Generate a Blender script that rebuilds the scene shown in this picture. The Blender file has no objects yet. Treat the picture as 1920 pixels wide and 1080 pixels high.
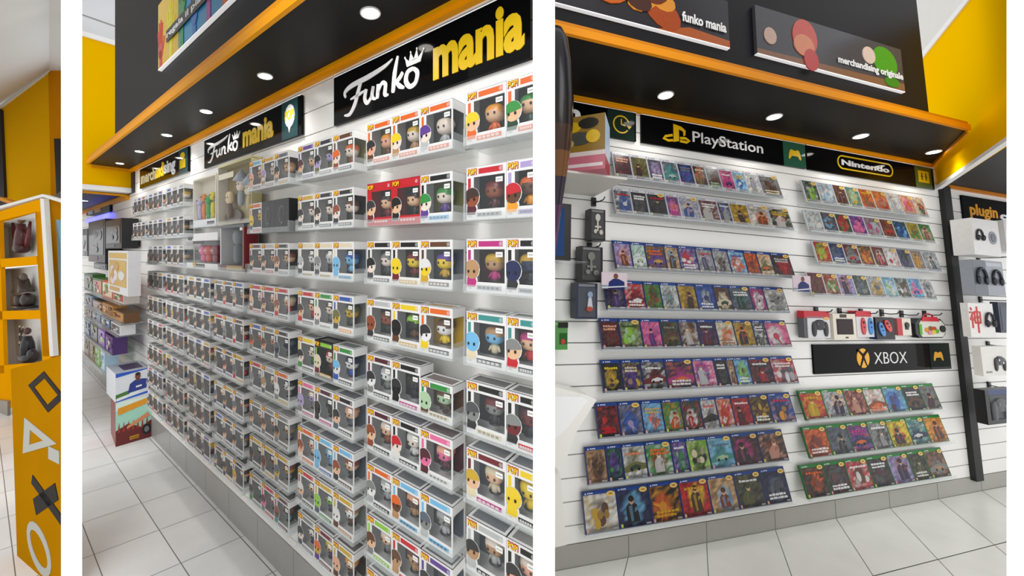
import bpy, math, random
from mathutils import Vector, Matrix
R_ = random.Random(7)
# ------------------------------------------------------------------ camera, sky, exposure
F, CX, CY, H = 670.0, 960.0, 468.0, 1.83
sc = bpy.context.scene
sc.view_settings.view_transform = 'Standard'; sc.view_settings.look = 'None'
sc.view_settings.gamma = 1.0; sc.view_settings.use_curve_mapping = False
sc.view_settings.exposure = 0.1
LINK = sc.collection.objects.link
cam = bpy.data.cameras.new('camera'); co = bpy.data.objects.new('camera', cam); LINK(co)
cam.sensor_width = 36.0; cam.lens = 36.0 * F / 1920.0
cam.shift_y = -(540.0 - CY) / 1920.0
cam.clip_start = 0.02
co.location = (0, 0, H); co.rotation_euler = (math.pi / 2, 0, 0)
sc.camera = co
w = bpy.data.worlds.new('world'); sc.world = w; w.use_nodes = True
w.node_tree.nodes['Background'].inputs[0].default_value = (0.99, 0.995, 1.0, 1)
w.node_tree.nodes['Background'].inputs[1].default_value = 1.0
try:
    sc.cycles.transparent_max_bounces = 24; sc.cycles.max_bounces = 8
except Exception: pass

def area(name, loc, target, size, power, col=(1, .995, .985), size_y=None):
    l = bpy.data.lights.new(name, 'AREA'); l.energy = power; l.size = size; l.color = col
    if size_y: l.shape = 'RECTANGLE'; l.size_y = size_y
    o = bpy.data.objects.new(name, l); LINK(o); o.location = loc
    o.rotation_euler = (Vector(target) - Vector(loc)).to_track_quat('-Z', 'Y').to_euler()
    return o
l_ = bpy.data.lights.new('door_daylight', 'SPOT'); l_.energy = 55; l_.spot_size = .5; l_.spot_blend = .6; l_.shadow_soft_size = .06; l_.color = (1, .99, .97)
o_ = bpy.data.objects.new('door_daylight', l_); LINK(o_); o_.location = (-3.9, 2.3, 2.9); o_.rotation_euler = (Vector((-3.85, 3.15, 0)) - Vector((-3.9, 2.3, 2.9))).to_track_quat('-Z', 'Y').to_euler()
# unseen fill lights added to brighten the bays, behind and above the camera
area('added_fill_light', (-1.2, -.6, 3.6), (-1.2, 2.5, .8), 1.2, 31)
area('added_fill_light', (1.6, -.6, 3.4), (1.6, 2.5, 1.2), 1.2, 16)

# ------------------------------------------------------------------ frames
def n(v): return Vector(v).normalized()
def ray(px, py): return Vector(((px - CX) / F, 1, (CY - py) / F))
class Room:
    def __init__(s, ex, ez, O):
        s.ex = n(ex); ez = Vector(ez); ez = ez - ez.dot(s.ex) * s.ex; s.ez = ez.normalized()
        s.ey = s.ez.cross(s.ex); s.O = Vector(O)
    def loc(s, v): return Vector((v.dot(s.ex), v.dot(s.ey), v.dot(s.ez)))
    def on(s, px, py, k, v):
        o = s.loc(Vector((0, 0, H)) - s.O); d = s.loc(ray(px, py)); t = (v - o[k]) / d[k]; return o + t * d
    def plane(s, px, py, P, N):
        o = s.loc(Vector((0, 0, H)) - s.O); d = s.loc(ray(px, py)); t = (P - o).dot(N) / d.dot(N); return o + t * d
    def w(s, v): return s.O + s.ex * v[0] + s.ey * v[1] + s.ez * v[2]
    def M(s): return Matrix(((s.ex.x, s.ey.x, s.ez.x, s.O.x), (s.ex.y, s.ey.y, s.ez.y, s.O.y), (s.ex.z, s.ey.z, s.ez.z, s.O.z), (0, 0, 0, 1)))
_e = n((1005, -670, 0)); _y = Vector((-_e.y, _e.x, 0))
A = Room(_e, (0, 0, 1), Vector((-.139, 1.094, 0)) + .12 * _y)          # middle photo's display wall, wall plane y=0
B = Room((2451, 670, -157), (180, 670, 5668), Vector((0, 0, H)) + ray(1130, 620) * 1.81)
B.O = B.w((0, 0, B.on(1300, 1021, 1, 0)[2]))                           # right photo's game wall, floor z=0
B.O = Vector(B.O)
C = Room((1760, -670, 0), (0, 0, 1), Vector((0, 0, 0)) + Vector((ray(75, 500).x * 3.7, 3.7, 0)))  # left photo's cabinet
_cp0 = Vector((0, 0, H)) + ray(32, 1042) * (H / ((1042 - CY) / F)); _cp1 = Vector((0, 0, H)) + ray(75, 1080) * (H / ((1080 - CY) / F))
D = Room(_cp1 - _cp0, (0, 0, 1), (_cp0.x, _cp0.y, 0))                  # left photo's counter

# ------------------------------------------------------------------ colours & materials
def c(h):
    if not isinstance(h, str): return h
    h = PAL.get(h, h)
    v = [int(h[i:i + 2], 16) / 255 for i in (0, 2, 4)]
    return tuple((x / 12.92 if x <= .04045 else ((x + .055) / 1.055) ** 2.4) for x in v)
PAL = dict(white='e4e4e3', offwhite='dad9d4', black='141415', charcoal='2c2c2e', grey='80827f', lightgrey='b4b6b6', darkgrey='4a4c4e',
    red='c11a26', darkred='6d1820', maroon='4f1c28', orange='dd6420', amber='e89a1c', yellow='e6c71c', gold='c9a227', cream='dccfae',
    tan='b58b62', brown='5f3a22', darkbrown='38241a', skin='e3b690', pale='e6d6c8', green='2f8a3a', darkgreen='1f3f2b', lime='8cc43c', olive='6b6a35',
    teal='3a8c88', paleteal='b4ccc8', lightblue='6fb4dc', blue='2a55a8', navy='1d2750', purple='5b3a8c', lavender='a898c8', pink='e06a98',
    magenta='b52a78', sand='c8a876', slate='56606e', palegreen='a8c8a0', redbrown='8e4526', silver='a8aaac', peach='e8a88c')
def lerp(a, b, t): return tuple(a[i] * (1 - t) + b[i] * t for i in range(3))
MATS = {}
def mat(name, col=None, rough=.5, alpha=1, emit=None, es=0, noise=0, metal=0, spec=.5, nscale=8, bump=0, coat=0):
    if name in MATS: return MATS[name]
    m = bpy.data.materials.new(name); m.use_nodes = True; nt = m.node_tree; p = nt.nodes['Principled BSDF']
    p.inputs['Roughness'].default_value = rough; p.inputs['Metallic'].default_value = metal
    p.inputs['Specular IOR Level'].default_value = spec; p.inputs['Coat Weight'].default_value = coat
    if alpha < 1: p.inputs['Alpha'].default_value = alpha
    src = None
    if col is None:
        a = nt.nodes.new('ShaderNodeAttribute'); a.attribute_name = 'Col'; src = a.outputs['Color']
    if noise:
        tc = nt.nodes.new('ShaderNodeTexCoord'); nz = nt.nodes.new('ShaderNodeTexNoise'); nz.inputs['Scale'].default_value = nscale
        nz.inputs['Detail'].default_value = 6
        nt.links.new(tc.outputs['Object'], nz.inputs['Vector'])
        mr = nt.nodes.new('ShaderNodeMapRange'); mr.inputs['To Min'].default_value = 1 - noise; mr.inputs['To Max'].default_value = 1 + noise * .6
        nt.links.new(nz.outputs['Fac'], mr.inputs['Value'])
        mx = nt.nodes.new('ShaderNodeVectorMath'); mx.operation = 'SCALE'; nt.links.new(mr.outputs['Result'], mx.inputs['Scale'])
        if src: nt.links.new(src, mx.inputs[0])
        else: mx.inputs[0].default_value = c(col)
        src = mx.outputs[0]
        if bump:
            b = nt.nodes.new('ShaderNodeBump'); b.inputs['Strength'].default_value = bump; b.inputs['Distance'].default_value = .002
            nt.links.new(nz.outputs['Fac'], b.inputs['Height']); nt.links.new(b.outputs[0], p.inputs['Normal'])
    if src: nt.links.new(src, p.inputs['Base Color'])
    else: p.inputs['Base Color'].default_value = (*c(col), 1)
    if emit: p.inputs['Emission Color'].default_value = (*c(emit), 1); p.inputs['Emission Strength'].default_value = es
    MATS[name] = m; return m
PRINT = mat('printed_card', rough=.38, noise=.10, nscale=30)
GLOSS = mat('glossy_print', rough=.25, noise=.12, nscale=45, spec=.25)
PLAST = mat('moulded_plastic', rough=.3)
MATTE = mat('painted_board', rough=.55, noise=.05, nscale=4)
WALLM = mat('slatwall_laminate', rough=.35, noise=.05, nscale=3)
TILE = mat('ceramic_tile', rough=.28, noise=.10, nscale=5)
FILM = mat('clear_window_film', '8c9294', .12, .15, spec=.9)
ACRYL = mat('clear_acrylic', 'dfe6e6', .08, .17, spec=1.0)
GLASSY = mat('black_gloss_sign', '08080a', .09, spec=.45)
LAMP = mat('lamp_diffuser', 'ffffff', .5, emit='fff8ec', es=14)
LEDB = mat('blue_led', '4040ff', .5, emit='5a5aff', es=3)
STRIP = mat('edge_light', 'ffffff', .5, emit='ffffff', es=.35)

# ------------------------------------------------------------------ mesh builder
class CM:
    def __init__(s): s.v = []; s.f = []; s.k = []
    def face(s, pts, col):
        i = len(s.v); s.v += [tuple(p) for p in pts]; s.f.append(tuple(range(i, i + len(pts)))); s.k.append(c(col)); return s
    def grad(s, pts, cols):
        i = len(s.v); s.v += [tuple(p) for p in pts]; s.f.append(tuple(range(i, i + len(pts)))); s.k.append(tuple(cols)); return s
    def box(s, x0, x1, y0, y1, z0, z1, col, front=None, top=None, right=None, b=0):
        i = len(s.v)
        s.v += [(x0, y0, z0), (x1, y0, z0), (x1, y1, z0), (x0, y1, z0), (x0, y0, z1), (x1, y0, z1), (x1, y1, z1), (x0, y1, z1)]
        for f, q in (((3, 2, 1, 0), col), ((4, 5, 6, 7), top or col), ((0, 1, 5, 4), front or col), ((1, 2, 6, 5), right or col), ((2, 3, 7, 6), col), ((3, 0, 4, 7), col)):
            s.f.append(tuple(i + a for a in f)); s.k.append(c(q))
        return s
    def prism(s, poly, y0, y1, col):                # poly in x,z, counter-clockwise seen from the front; front at y0
        a = sum(poly[i][0] * poly[(i + 1) % len(poly)][1] - poly[(i + 1) % len(poly)][0] * poly[i][1] for i in range(len(poly)))
        if a < 0: poly = poly[::-1]
        m = len(poly); i = len(s.v); col = c(col)
        s.v += [(p[0], y0, p[1]) for p in poly] + [(p[0], y1, p[1]) for p in poly]
        s.f.append(tuple(range(i, i + m))); s.k.append(col)
        s.f.append(tuple(range(i + 2 * m - 1, i + m - 1, -1))); s.k.append(col)
        for q in range(m):
            r = (q + 1) % m; s.f.append((i + q, i + m + q, i + m + r, i + r)); s.k.append(col)
        return s
    def ell(s, x, z, rx, rz, y0, y1, col, seg=14, rot=0, a0=0, a1=2 * math.pi):
        full = abs(a1 - a0 - 2 * math.pi) < 1e-6; m = seg if full else seg + 1
        P = []
        for i in range(m):
            a = a0 + (a1 - a0) * i / seg; u, v = rx * math.cos(a), rz * math.sin(a)
            P.append((x + u * math.cos(rot) - v * math.sin(rot), z + u * math.sin(rot) + v * math.cos(rot)))
        return s.prism(P, y0, y1, col)
    def ribbon(s, pts, wd, y0, y1, col, closed=False):   # flat stroke in x,z with width
        m = len(pts); L = []; Rr = []
        for i in range(m):
            if closed: a, b = pts[i - 1], pts[(i + 1) % m]
            else: a, b = pts[max(i - 1, 0)], pts[min(i + 1, m - 1)]
            dx, dz = b[0] - a[0], b[1] - a[1]; l = math.hypot(dx, dz) or 1
            h = (wd[i] if isinstance(wd, (list, tuple)) else wd) / 2
            L.append((pts[i][0] - dz / l * h, pts[i][1] + dx / l * h)); Rr.append((pts[i][0] + dz / l * h, pts[i][1] - dx / l * h))
        for i in range(m if closed else m - 1):
            j = (i + 1) % m; s.prism([Rr[i], Rr[j], L[j], L[i]], y0, y1, col)
        return s
    def outline(s, P, k, y0, y1, col):      # polygon outline: outer P, inner scaled about the centroid by k
        cx = sum(p[0] for p in P) / len(P); cz = sum(p[1] for p in P) / len(P); Q = [(cx + (p[0] - cx) * k, cz + (p[1] - cz) * k) for p in P]
        for i in range(len(P)): j = (i + 1) % len(P); s.prism([P[i], P[j], Q[j], Q[i]], y0, y1, col)
        return s
    def sph(s, x, y, z, rx, ry, rz, col, e=1.0, nu=10, nv=7, t0=0., t1=1., f=None):   # superellipsoid, t0..t1 = share of height from bottom
        i = len(s.v); col = c(col); g = lambda v: math.copysign(abs(v) ** e, v)
        a0, a1 = math.asin(max(-1, t0 * 2 - 1)), math.asin(min(1, t1 * 2 - 1))
        for j in range(nv + 1):
            t = a0 + (a1 - a0) * j / nv
            for k in range(nu):
                u = 2 * math.pi * k / nu
                s.v.append((x + rx * g(math.cos(t)) * g(math.cos(u)), y + ry * g(math.cos(t)) * g(math.sin(u)), z + rz * g(math.sin(t))))
        for j in range(nv):
            for k in range(nu):
                s.f.append((i + j * nu + k, i + j * nu + (k + 1) % nu, i + (j + 1) * nu + (k + 1) % nu, i + (j + 1) * nu + k)); s.k.append(col)
        return s
    def tube(s, pts, r, col, seg=8):
        i = len(s.v); col = c(col); m = len(pts); pts = [Vector(p) for p in pts]
        for q in range(m):
            d = (pts[min(q + 1, m - 1)] - pts[max(q - 1, 0)]).normalized(); u = d.orthogonal().normalized()
            if q: u = (pu - pu.dot(d) * d).normalized()
            pu = u; v = d.cross(u); rr = r[q] if isinstance(r, (list, tuple)) else r
            for k in range(seg):
                a = 2 * math.pi * k / seg; s.v.append(tuple(pts[q] + u * rr * math.cos(a) + v * rr * math.sin(a)))
        for q in range(m - 1):
            for k in range(seg):
                s.f.append((i + q * seg + k, i + q * seg + (k + 1) % seg, i + (q + 1) * seg + (k + 1) % seg, i + (q + 1) * seg + k)); s.k.append(col)
        s.f.append(tuple(i + k for k in range(seg))[::-1]); s.k.append(col)
        s.f.append(tuple(i + (m - 1) * seg + k for k in range(seg))); s.k.append(col)
        return s
    def add(s, o, M):
        i = len(s.v); s.v += [tuple(M @ Vector(p)) for p in o.v]; s.f += [tuple(i + a for a in f) for f in o.f]; s.k += o.k; return s
    def text(s, t, x0, x1, z0, z1, y0, y1, col, bold=0, shear=0, fit=True):
        V, Fc, W, Hh, zb = glyphs(t, bold); sx = (x1 - x0) / W; sz = (z1 - z0) / Hh; i = len(s.v); col = c(col)
        for (x, z, d) in V: s.v.append((x0 + x * sx + shear * (z * sz), y0 if d > 0 else y1, z0 + z * sz))
        for f in Fc: s.f.append(tuple(i + a for a in f)); s.k.append(col)
        return s
    def mesh(s, name):
        me = bpy.data.meshes.new(name); me.from_pydata(s.v, [], s.f); me.update()
        at = me.attributes.new('Col', 'FLOAT_COLOR', 'CORNER'); buf = []
        for p in me.polygons:
            k = s.k[p.index]
            if isinstance(k[0], tuple): buf += [q for kk in k for q in (*kk, 1.0)]
            else: buf += [*k, 1.0] * p.loop_total
        at.data.foreach_set('color', buf); return me
_G = {}
def glyphs(t, bold):
    if (t, bold) in _G: return _G[(t, bold)]
    cu = bpy.data.curves.new('t', 'FONT'); cu.body = t; cu.size = 1; cu.offset = bold; cu.extrude = .01; cu.resolution_u = 3
    ob = bpy.data.objects.new('t', cu); LINK(ob); bpy.context.view_layer.update()
    me = bpy.data.meshes.new_from_object(ob.evaluated_get(bpy.context.evaluated_depsgraph_get()))
    xs = [v.co.x for v in me.vertices]; ys = [v.co.y for v in me.vertices]
    V = [(v.co.x - min(xs), v.co.y - min(ys), v.co.z) for v in me.vertices]; Fc = [tuple(p.vertices) for p in me.polygons]
    _G[(t, bold)] = (V, Fc, max(xs) - min(xs), max(ys) - min(ys), 0)
    bpy.data.objects.remove(ob); bpy.data.curves.remove(cu); bpy.data.meshes.remove(me)
    return _G[(t, bold)]
def obj(name, cm, m, parent=None, room=None, M=None):
    me = cm if isinstance(cm, bpy.types.Mesh) else cm.mesh(name)
    if not me.materials: me.materials.append(m)
    o = bpy.data.objects.new(name, me); LINK(o)
    if parent: o.parent = parent
    else: o.matrix_world = (room.M() if room else Matrix()) @ (M or Matrix())
    return o
def tag(o, label, cat, group=None):
    o['label'] = label; o['category'] = cat
    if group: o['group'] = group
    return o
def thing(name, label, cat, room=None, loc=(0, 0, 0), group=None, rx=0, rz=0):
    o = bpy.data.objects.new(name, None); o.empty_display_size = .05; LINK(o)
    o.matrix_world = (room.M() if room else Matrix()) @ Matrix.Translation(loc) @ Matrix.Rotation(rz, 4, 'Z') @ Matrix.Rotation(rx, 4, 'X')
    return tag(o, label, cat, group)
def struct(name, cm, m, room=None): o = obj(name, cm, m, None, room); o['kind'] = 'structure'; return o
def smooth(o):
    for p in o.data.polygons: p.use_smooth = True
    return o
ORD = ['first', 'second', 'third', 'fourth', 'fifth', 'sixth', 'seventh', 'eighth', 'ninth', 'tenth', 'eleventh', 'twelfth']
# ------------------------------------------------------------------ setting shared by the three views: white partitions between the bays
def partition(name, pa, pb, d0, d1, z0=-.2, z1=4.2, shrink=.6):
    a, b = ray(pa, CY), ray(pb, CY); cm = CM()
    wd = (b.x - a.x) * d0 / 2; mid = (a.x + b.x) / 2
    P = [(a.x * d0, d0), (b.x * d0, d0), (mid * d1 + wd * shrink, d1), (mid * d1 - wd * shrink, d1)]
    i = len(cm.v); cm.v += [(p[0], p[1], z0) for p in P] + [(p[0], p[1], z1) for p in P]
    for f in ((3, 2, 1, 0), (4, 5, 6, 7), (0, 1, 5, 4), (1, 2, 6, 5), (2, 3, 7, 6), (3, 0, 4, 7)): cm.f.append(tuple(i + q for q in f)); cm.k.append(c('fafafa'))
    return struct(name, cm, mat('white_paint', 'ffffff', .9, spec=.1))
partition('wall_partition', 114.5, 154, .95, 1.5)
partition('wall_partition', 999.5, 1040.5, .62, .9)
partition('wall_partition', 1887.5, 1990, .8, 1.2, shrink=.9)

def slat(name, room, x0, x1, z0, z1, pitch, phase, y=0., col='f6f5f1'):
    cm = CM(); cm.box(x0, x1, y + .01, y + .03, z0, z1, '8a8a88')
    z = phase + math.floor((z0 - phase) / pitch) * pitch
    while z < z1:
        a, b = max(z + .003, z0), min(z + pitch - .003, z1)
        if b > a + .004: cm.box(x0, x1, y, y + .012, a, b, col)
        z += pitch
    return struct(name, cm, WALLM, room)
def tiles(name, room, xl, xr, yb, yf, px, py, skew, x00, y00, clip=None, col='c9c9c6', grout='86867f', z=0.):
    cm = CM(); g = .0022; i0 = int((xl - x00) / px) - 3; i1 = int((xr - x00) / px) + 6
    cm.face([(xl - 1, yf, z - .003), (xr + 1, yf, z - .003), (xr + 1, yb + .02, z - .003), (xl - 1, yb + .02, z - .003)], grout)
    rr = random.Random(3)
    for i in range(i0, i1):
        for j in range(int((yf - y00) / py) - 1, int((yb - y00) / py) + 1):
            P = []
            for (u, v) in ((0, 0), (1, 0), (1, 1), (0, 1)):
                y = y00 + (j + v) * py + (g if v == 0 else -g); y = min(max(y, yf), yb)
                x = x00 + (i + u) * px + skew * y + (g if u == 0 else -g); P.append((x, y, z))
            if P[0][0] > xr + 1 or P[1][0] < xl - 1: continue
            k = rr.uniform(.93, 1.03); cc = c(col); cm.face(P, tuple(q * k for q in cc))
    return struct(name, cm, TILE, room)
# ------------------------------------------------------------------ middle bay
XE = A.on(137, 468, 1, 0).x
ROWZ = [2.149, 1.92, 1.703, 1.484, 1.273, 1.069, .856, .660, .455]
slat('wall_back', A, XE, .205, .212, 3.0, .12, 2.54)
cm = CM(); cm.box(XE, .205, -.001, .02, -.02, .208, 'a3a3a0'); x = -8.9
while x < .2: cm.box(x, x + .004, -.0015, .0, 0, .205, '80807c'); x += .445
struct('baseboard_back', cm, TILE, A)
tiles('floor', A, XE + 1, 1.2, 0., -2.2, .445, .27, .25, -2.86, -.02, col='f4f4f3', grout='9a9a96')
# soffit over the boxes
SZ = 2.70
cm = CM(); cm.box(-4.86, .24, -.32, 0, SZ, SZ + .06, '1b1b1d'); struct('ceiling_soffit', cm, mat('soffit_black', rough=.42, spec=.15), A)
cm = CM(); cm.box(-3.72, .24, -.305, -.28, SZ + .06, 4.4, '1d1d20'); struct('wall_fascia', cm, mat('fascia_black', rough=.5, spec=.15), A)
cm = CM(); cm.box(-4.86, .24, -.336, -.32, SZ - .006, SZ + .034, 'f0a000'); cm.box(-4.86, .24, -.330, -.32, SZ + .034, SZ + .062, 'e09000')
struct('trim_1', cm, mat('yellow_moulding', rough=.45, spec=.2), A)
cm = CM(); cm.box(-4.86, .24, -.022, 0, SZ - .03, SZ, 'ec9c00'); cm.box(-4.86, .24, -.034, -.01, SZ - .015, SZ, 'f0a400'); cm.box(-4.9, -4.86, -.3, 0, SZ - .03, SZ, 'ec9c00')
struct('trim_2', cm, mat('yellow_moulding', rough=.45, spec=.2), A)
# yellow bulkhead across the end of the soffit
XB = -4.92
P = Vector((XB, 0, 0)); N = Vector((1, 0, 0))
q = lambda px, py: A.plane(px, py, P, N)
t1, t2 = q(140, 64), q(238, 92); b1, b2 = q(140, 344), q(236, 352)
YEL = mat('yellow_paint', 'f0b800', .7, spec=0)
cm = CM(); 
def xprism(cm, pts, x0, x1, col):      # pts in y,z on a cross plane, near face at x1
    i = len(cm.v); m = len(pts); cc = c(col)
    cm.v += [(x1, p[0], p[1]) for p in pts] + [(x0, p[0], p[1]) for p in pts]
    cm.f.append(tuple(range(i, i + m))); cm.k.append(cc); cm.f.append(tuple(range(i + 2 * m - 1, i + m - 1, -1))); cm.k.append(cc)
    for a in range(m): b = (a + 1) % m; cm.f.append((i + a, i + m + a, i + m + b, i + b)); cm.k.append(cc)
xprism(cm, [(t1.y, t1.z), (b1.y, b1.z), (0, b2.z), (0, t2.z)], XB - .12, XB, 'f0bd00'); struct('wall_bulkhead', cm, YEL, A)
cm = CM(); xprism(cm, [(t1.y, t1.z + .05), (t1.y, t1.z), (.02, t2.z), (.02, t2.z + .05)], XB - .13, XB + .02, 'f4f4f2')
xprism(cm, [(b1.y, b1.z), (b1.y, b1.z - .05), (.0, b2.z - .05), (.0, b2.z)], XB - .13, XB + .02, 'f4f4f2'); struct('trim_3', cm, MATTE, A)
tw = A.plane(141, 60, Vector((XB - .56, 0, 0)), N).y
# white slatted end wall above the bulkhead
cm = CM(); cm.box(XB - .6, XB - .57, tw, .1, 3.5, 6.2, 'a8a8a8')
z = 3.55
while z < 6.2: cm.box(XB - .57, XB - .56, tw, .1, z + .01, z + .44, 'd8dade'); z += .45
struct('wall_left', cm, MATTE, A)
# black post at the end of the display
cm = CM(); pz = A.on(239, 366, 1, 0).z; cm.box(-5.05, -4.80, -.012, .0, pz, SZ - .03, '1c1c1e'); struct('trim_4', cm, MATTE, A)
# next bay's lower soffit
cm = CM(); z5 = b2.z - .06; cm.box(XE, XB - .13, -.42, 0, z5, z5 + .05, '1b1b1d'); struct('ceiling_soffit', cm, MATTE, A)
cm = CM(); cm.box(XE, XB - .13, -.03, 0, z5 - .05, z5, 'e89c00'); cm.box(XB - .17, XB - .13, -.42, 0, z5 - .02, z5, 'e89c00'); struct('trim_5', cm, MATS['yellow_moulding'], A)
def downlight(room, x, y, z, r, label, group, power, rx=0.):
    t = thing('ceiling_downlight', label, 'downlight', room, (x, y, z), group)
    cm = CM(); S = 20
    for k in range(S):
        a, b = 2 * math.pi * k / S, 2 * math.pi * (k + 1) / S
        for (r0, r1, za, zb, cc) in ((r, r * 1.18, -.004, -.004, 'e8e8e6'), (r * 1.18, r * 1.2, -.004, .0, 'd0d0ce'), (r * .98, r, 0, -.004, 'f4f4f2')):
            cm.face([(r0 * math.cos(a), r0 * math.sin(a) * sq, za), (r0 * math.cos(b), r0 * math.sin(b) * sq, za), (r1 * math.cos(b), r1 * math.sin(b) * sq, zb), (r1 * math.cos(a), r1 * math.sin(a) * sq, zb)][::-1], cc)
    obj('trim_ring', cm, PLAST, t)
    cm = CM(); cm.face([(r * math.cos(2 * math.pi * k / S), r * math.sin(2 * math.pi * k / S) * sq, -.003) for k in range(S)][::-1], 'ffffff'); obj('diffuser', cm, LAMP, t)
    l = bpy.data.lights.new('downlight_lamp', 'SPOT'); l.energy = power; l.spot_size = 2.2; l.spot_blend = .8; l.shadow_soft_size = r; l.color = (1, .97, .92)
    o = bpy.data.objects.new('downlight_lamp', l); LINK(o); o.parent = t; o.location = (0, 0, -.012)
sq = .75
LX = [-.438, -1.298, -2.124, -2.96, -3.776, -4.56]
for i, x in enumerate(LX):
    downlight(A, x, -.15, SZ, .036, 'white recessed downlight in black soffit above boxed figures, ' + ORD[i] + ' from the right', 'downlights over the boxed figures', 7)
downlight(A, -6.2, -.2, z5, .036, 'white recessed downlight in lower black soffit beyond yellow bulkhead', 'downlights over the boxed figures', 7)
# ------------------------------------------------------------------ signs of the middle bay
def board(room, name, x0, x1, z0, z1, y, label, cat='sign', th=.012, m=None, col='0a0a0b'):
    t = thing(name, label, cat, room, (x0, y, z0)); cm = CM(); cm.box(0, x1 - x0, 0, th, 0, z1 - z0, col); obj('panel', cm, m or GLASSY_C, t); return t
GLASSY_C = mat('gloss_panel', rough=.07, spec=.09)
LET = mat('sign_lettering', rough=.3)
def script_word(cm, x0, x1, z0, z1, y, col, shear=.0):
    X = lambda u, v: (x0 + (x1 - x0) * u, z0 + (z1 - z0) * v)
    def rb(pts, wd, k=6):
        P = []; W = []
        for i in range(len(pts) - 1):
            p0, p1, p2, p3 = pts[max(i - 1, 0)], pts[i], pts[i + 1], pts[min(i + 2, len(pts) - 1)]
            for j in range(k):
                t = j / k; f = lambda a, b, cc, d: .5 * (2 * b + (cc - a) * t + (2 * a - 5 * b + 4 * cc - d) * t * t + (3 * b - a - 3 * cc + d) * t ** 3)
                P.append(X(f(p0[0], p1[0], p2[0], p3[0]), f(p0[1], p1[1], p2[1], p3[1]))); W.append((wd[i] * (1 - t) + wd[i + 1] * t) * (z1 - z0) * 1.3)
        P.append(X(*pts[-1])); W.append(wd[-1] * (z1 - z0)); cm.ribbon(P, W, y, y + .003, col)
    rb([(.03, .52), (.02, .66), (.12, .76), (.35, .80), (.55, .88), (.64, .97)], [.05, .08, .10, .10, .07, .02])           # top swash of F
    rb([(.24, .74), (.20, .50), (.16, .25), (.09, .05), (.01, .06)], [.08, .10, .10, .08, .03])                            # stem
    rb([(.10, .42), (.20, .45), (.30, .50)], [.03, .07, .03])
    rb([(.315, .52), (.295, .30), (.33, .17), (.385, .30), (.405, .52)], [.08, .09, .08, .06, .07]); rb([(.405, .52), (.39, .28), (.44, .18)], [.07, .09, .03])
    rb([(.47, .52), (.455, .18)], [.09, .08]); rb([(.46, .30), (.51, .50), (.555, .45), (.55, .22), (.59, .18)], [.05, .07, .08, .09, .03])
    rb([(.70, .98), (.665, .62), (.645, .18)], [.05, .10, .09]); rb([(.655, .36), (.72, .46), (.755, .56)], [.05, .08, .07]); rb([(.68, .40), (.72, .28), (.77, .20)], [.05, .09, .04])
    rb([(.87, .55), (.81, .52), (.79, .34), (.83, .18), (.89, .22), (.91, .42), (.87, .55)], [.06, .08, .10, .08, .08, .09, .06])
    # crown
    C_ = [(.80, .64), (.78, .86), (.825, .74), (.84, .93), (.875, .75), (.905, .95), (.92, .74), (.975, .88), (.94, .64)]
    for i in range(0, 7, 2):
        cm.prism([X(*C_[i]), X(*C_[i + 1]), X(*C_[i + 2])], y, y + .003, col)
    cm.prism([X(.80, .64), X(.94, .64), X(.93, .73), X(.805, .73)], y, y + .003, col)
    for i in (1, 3, 5, 7): px, pz = X(*C_[i]); cm.ell(px, pz, .022 * (z1 - z0), .028 * (z1 - z0), y, y + .003, col, 8)
def vsign(px0, px1, y0, y1b, label, near_z=None):
    a, b = A.on(px0, y0, 1, -.015), A.on(px0, y1b, 1, -.015); e = A.on(px1, 300, 1, -.015)
    return a.x, e.x, b.z, a.z
x0, x1, z0, z1 = vsign(626, 1000, 150, 238, '')
x1 = .165; z0, z1 = 2.415, 2.64
t = board(A, 'shop_sign', x0, x1, z0, z1, -.015, 'large black gloss sign with white script and yellow word, nearest the camera')
W_, H_ = x1 - x0, z1 - z0
# pixel-measured positions of the words
ux = lambda px: A.on(px, 200, 1, -.015).x - x0
cm = CM(); script_word(cm, ux(645), ux(800), H_ * .08, H_ * .86, -.003, 'f4f4f4'); obj('script_lettering', cm, LET, t)
cm = CM(); cm.text('mania', ux(813), ux(984), H_ * .16, H_ * .88, -.003, 0, 'e8c010', bold=.04); obj('yellow_lettering', cm, LET, t)
cm = CM(); cm.box(0, W_, -.001, .0, H_, H_ + .003, 'ffffff'); obj('top_edge_strip', cm, STRIP, t)
x0, x1, z0, z1 = vsign(383, 565, 268, 312, ''); z0, z1 = 2.43, 2.635
t = board(A, 'shop_sign', x0, x1, z0, z1, -.015, 'black gloss sign with white script, yellow word and teal end panel, middle of three')
W_, H_ = x1 - x0, z1 - z0; ux = lambda px: A.on(px, 200, 1, -.015).x - x0
cm = CM(); script_word(cm, ux(390), ux(452), H_ * .12, H_ * .84, -.003, 'f4f4f4'); obj('script_lettering', cm, LET, t)
cm = CM(); cm.text('mania', ux(456), ux(513), H_ * .2, H_ * .84, -.003, 0, 'e8c010', bold=.04); obj('yellow_lettering', cm, LET, t)
cm = CM(); cm.box(ux(529), ux(559), -.002, 0, .0, H_, '27474a'); obj('teal_end_panel', cm, GLASSY_C, t)
cm = CM(); bx = (ux(530) + ux(559)) / 2; cm.ell(bx, H_ * .58, .055, .062, -.0035, -.002, 'f4f4f4'); cm.prism([(bx - .02, H_ * .34), (bx - .005, H_ * .14), (bx + .012, H_ * .33)], -.0035, -.002, 'f4f4f4')
cm.text('POP!', bx - .05, bx + .05, H_ * .48, H_ * .74, -.005, -.003, 'e8d010', bold=.03); obj('speech_bubble', cm, LET, t)
cm = CM(); cm.box(0, W_, -.001, .0, H_, H_ + .003, 'ffffff'); obj('top_edge_strip', cm, STRIP, t)
x0, x1, z0, z1 = vsign(262, 353, 318, 350, ''); z0, z1 = 2.455, 2.655
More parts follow.
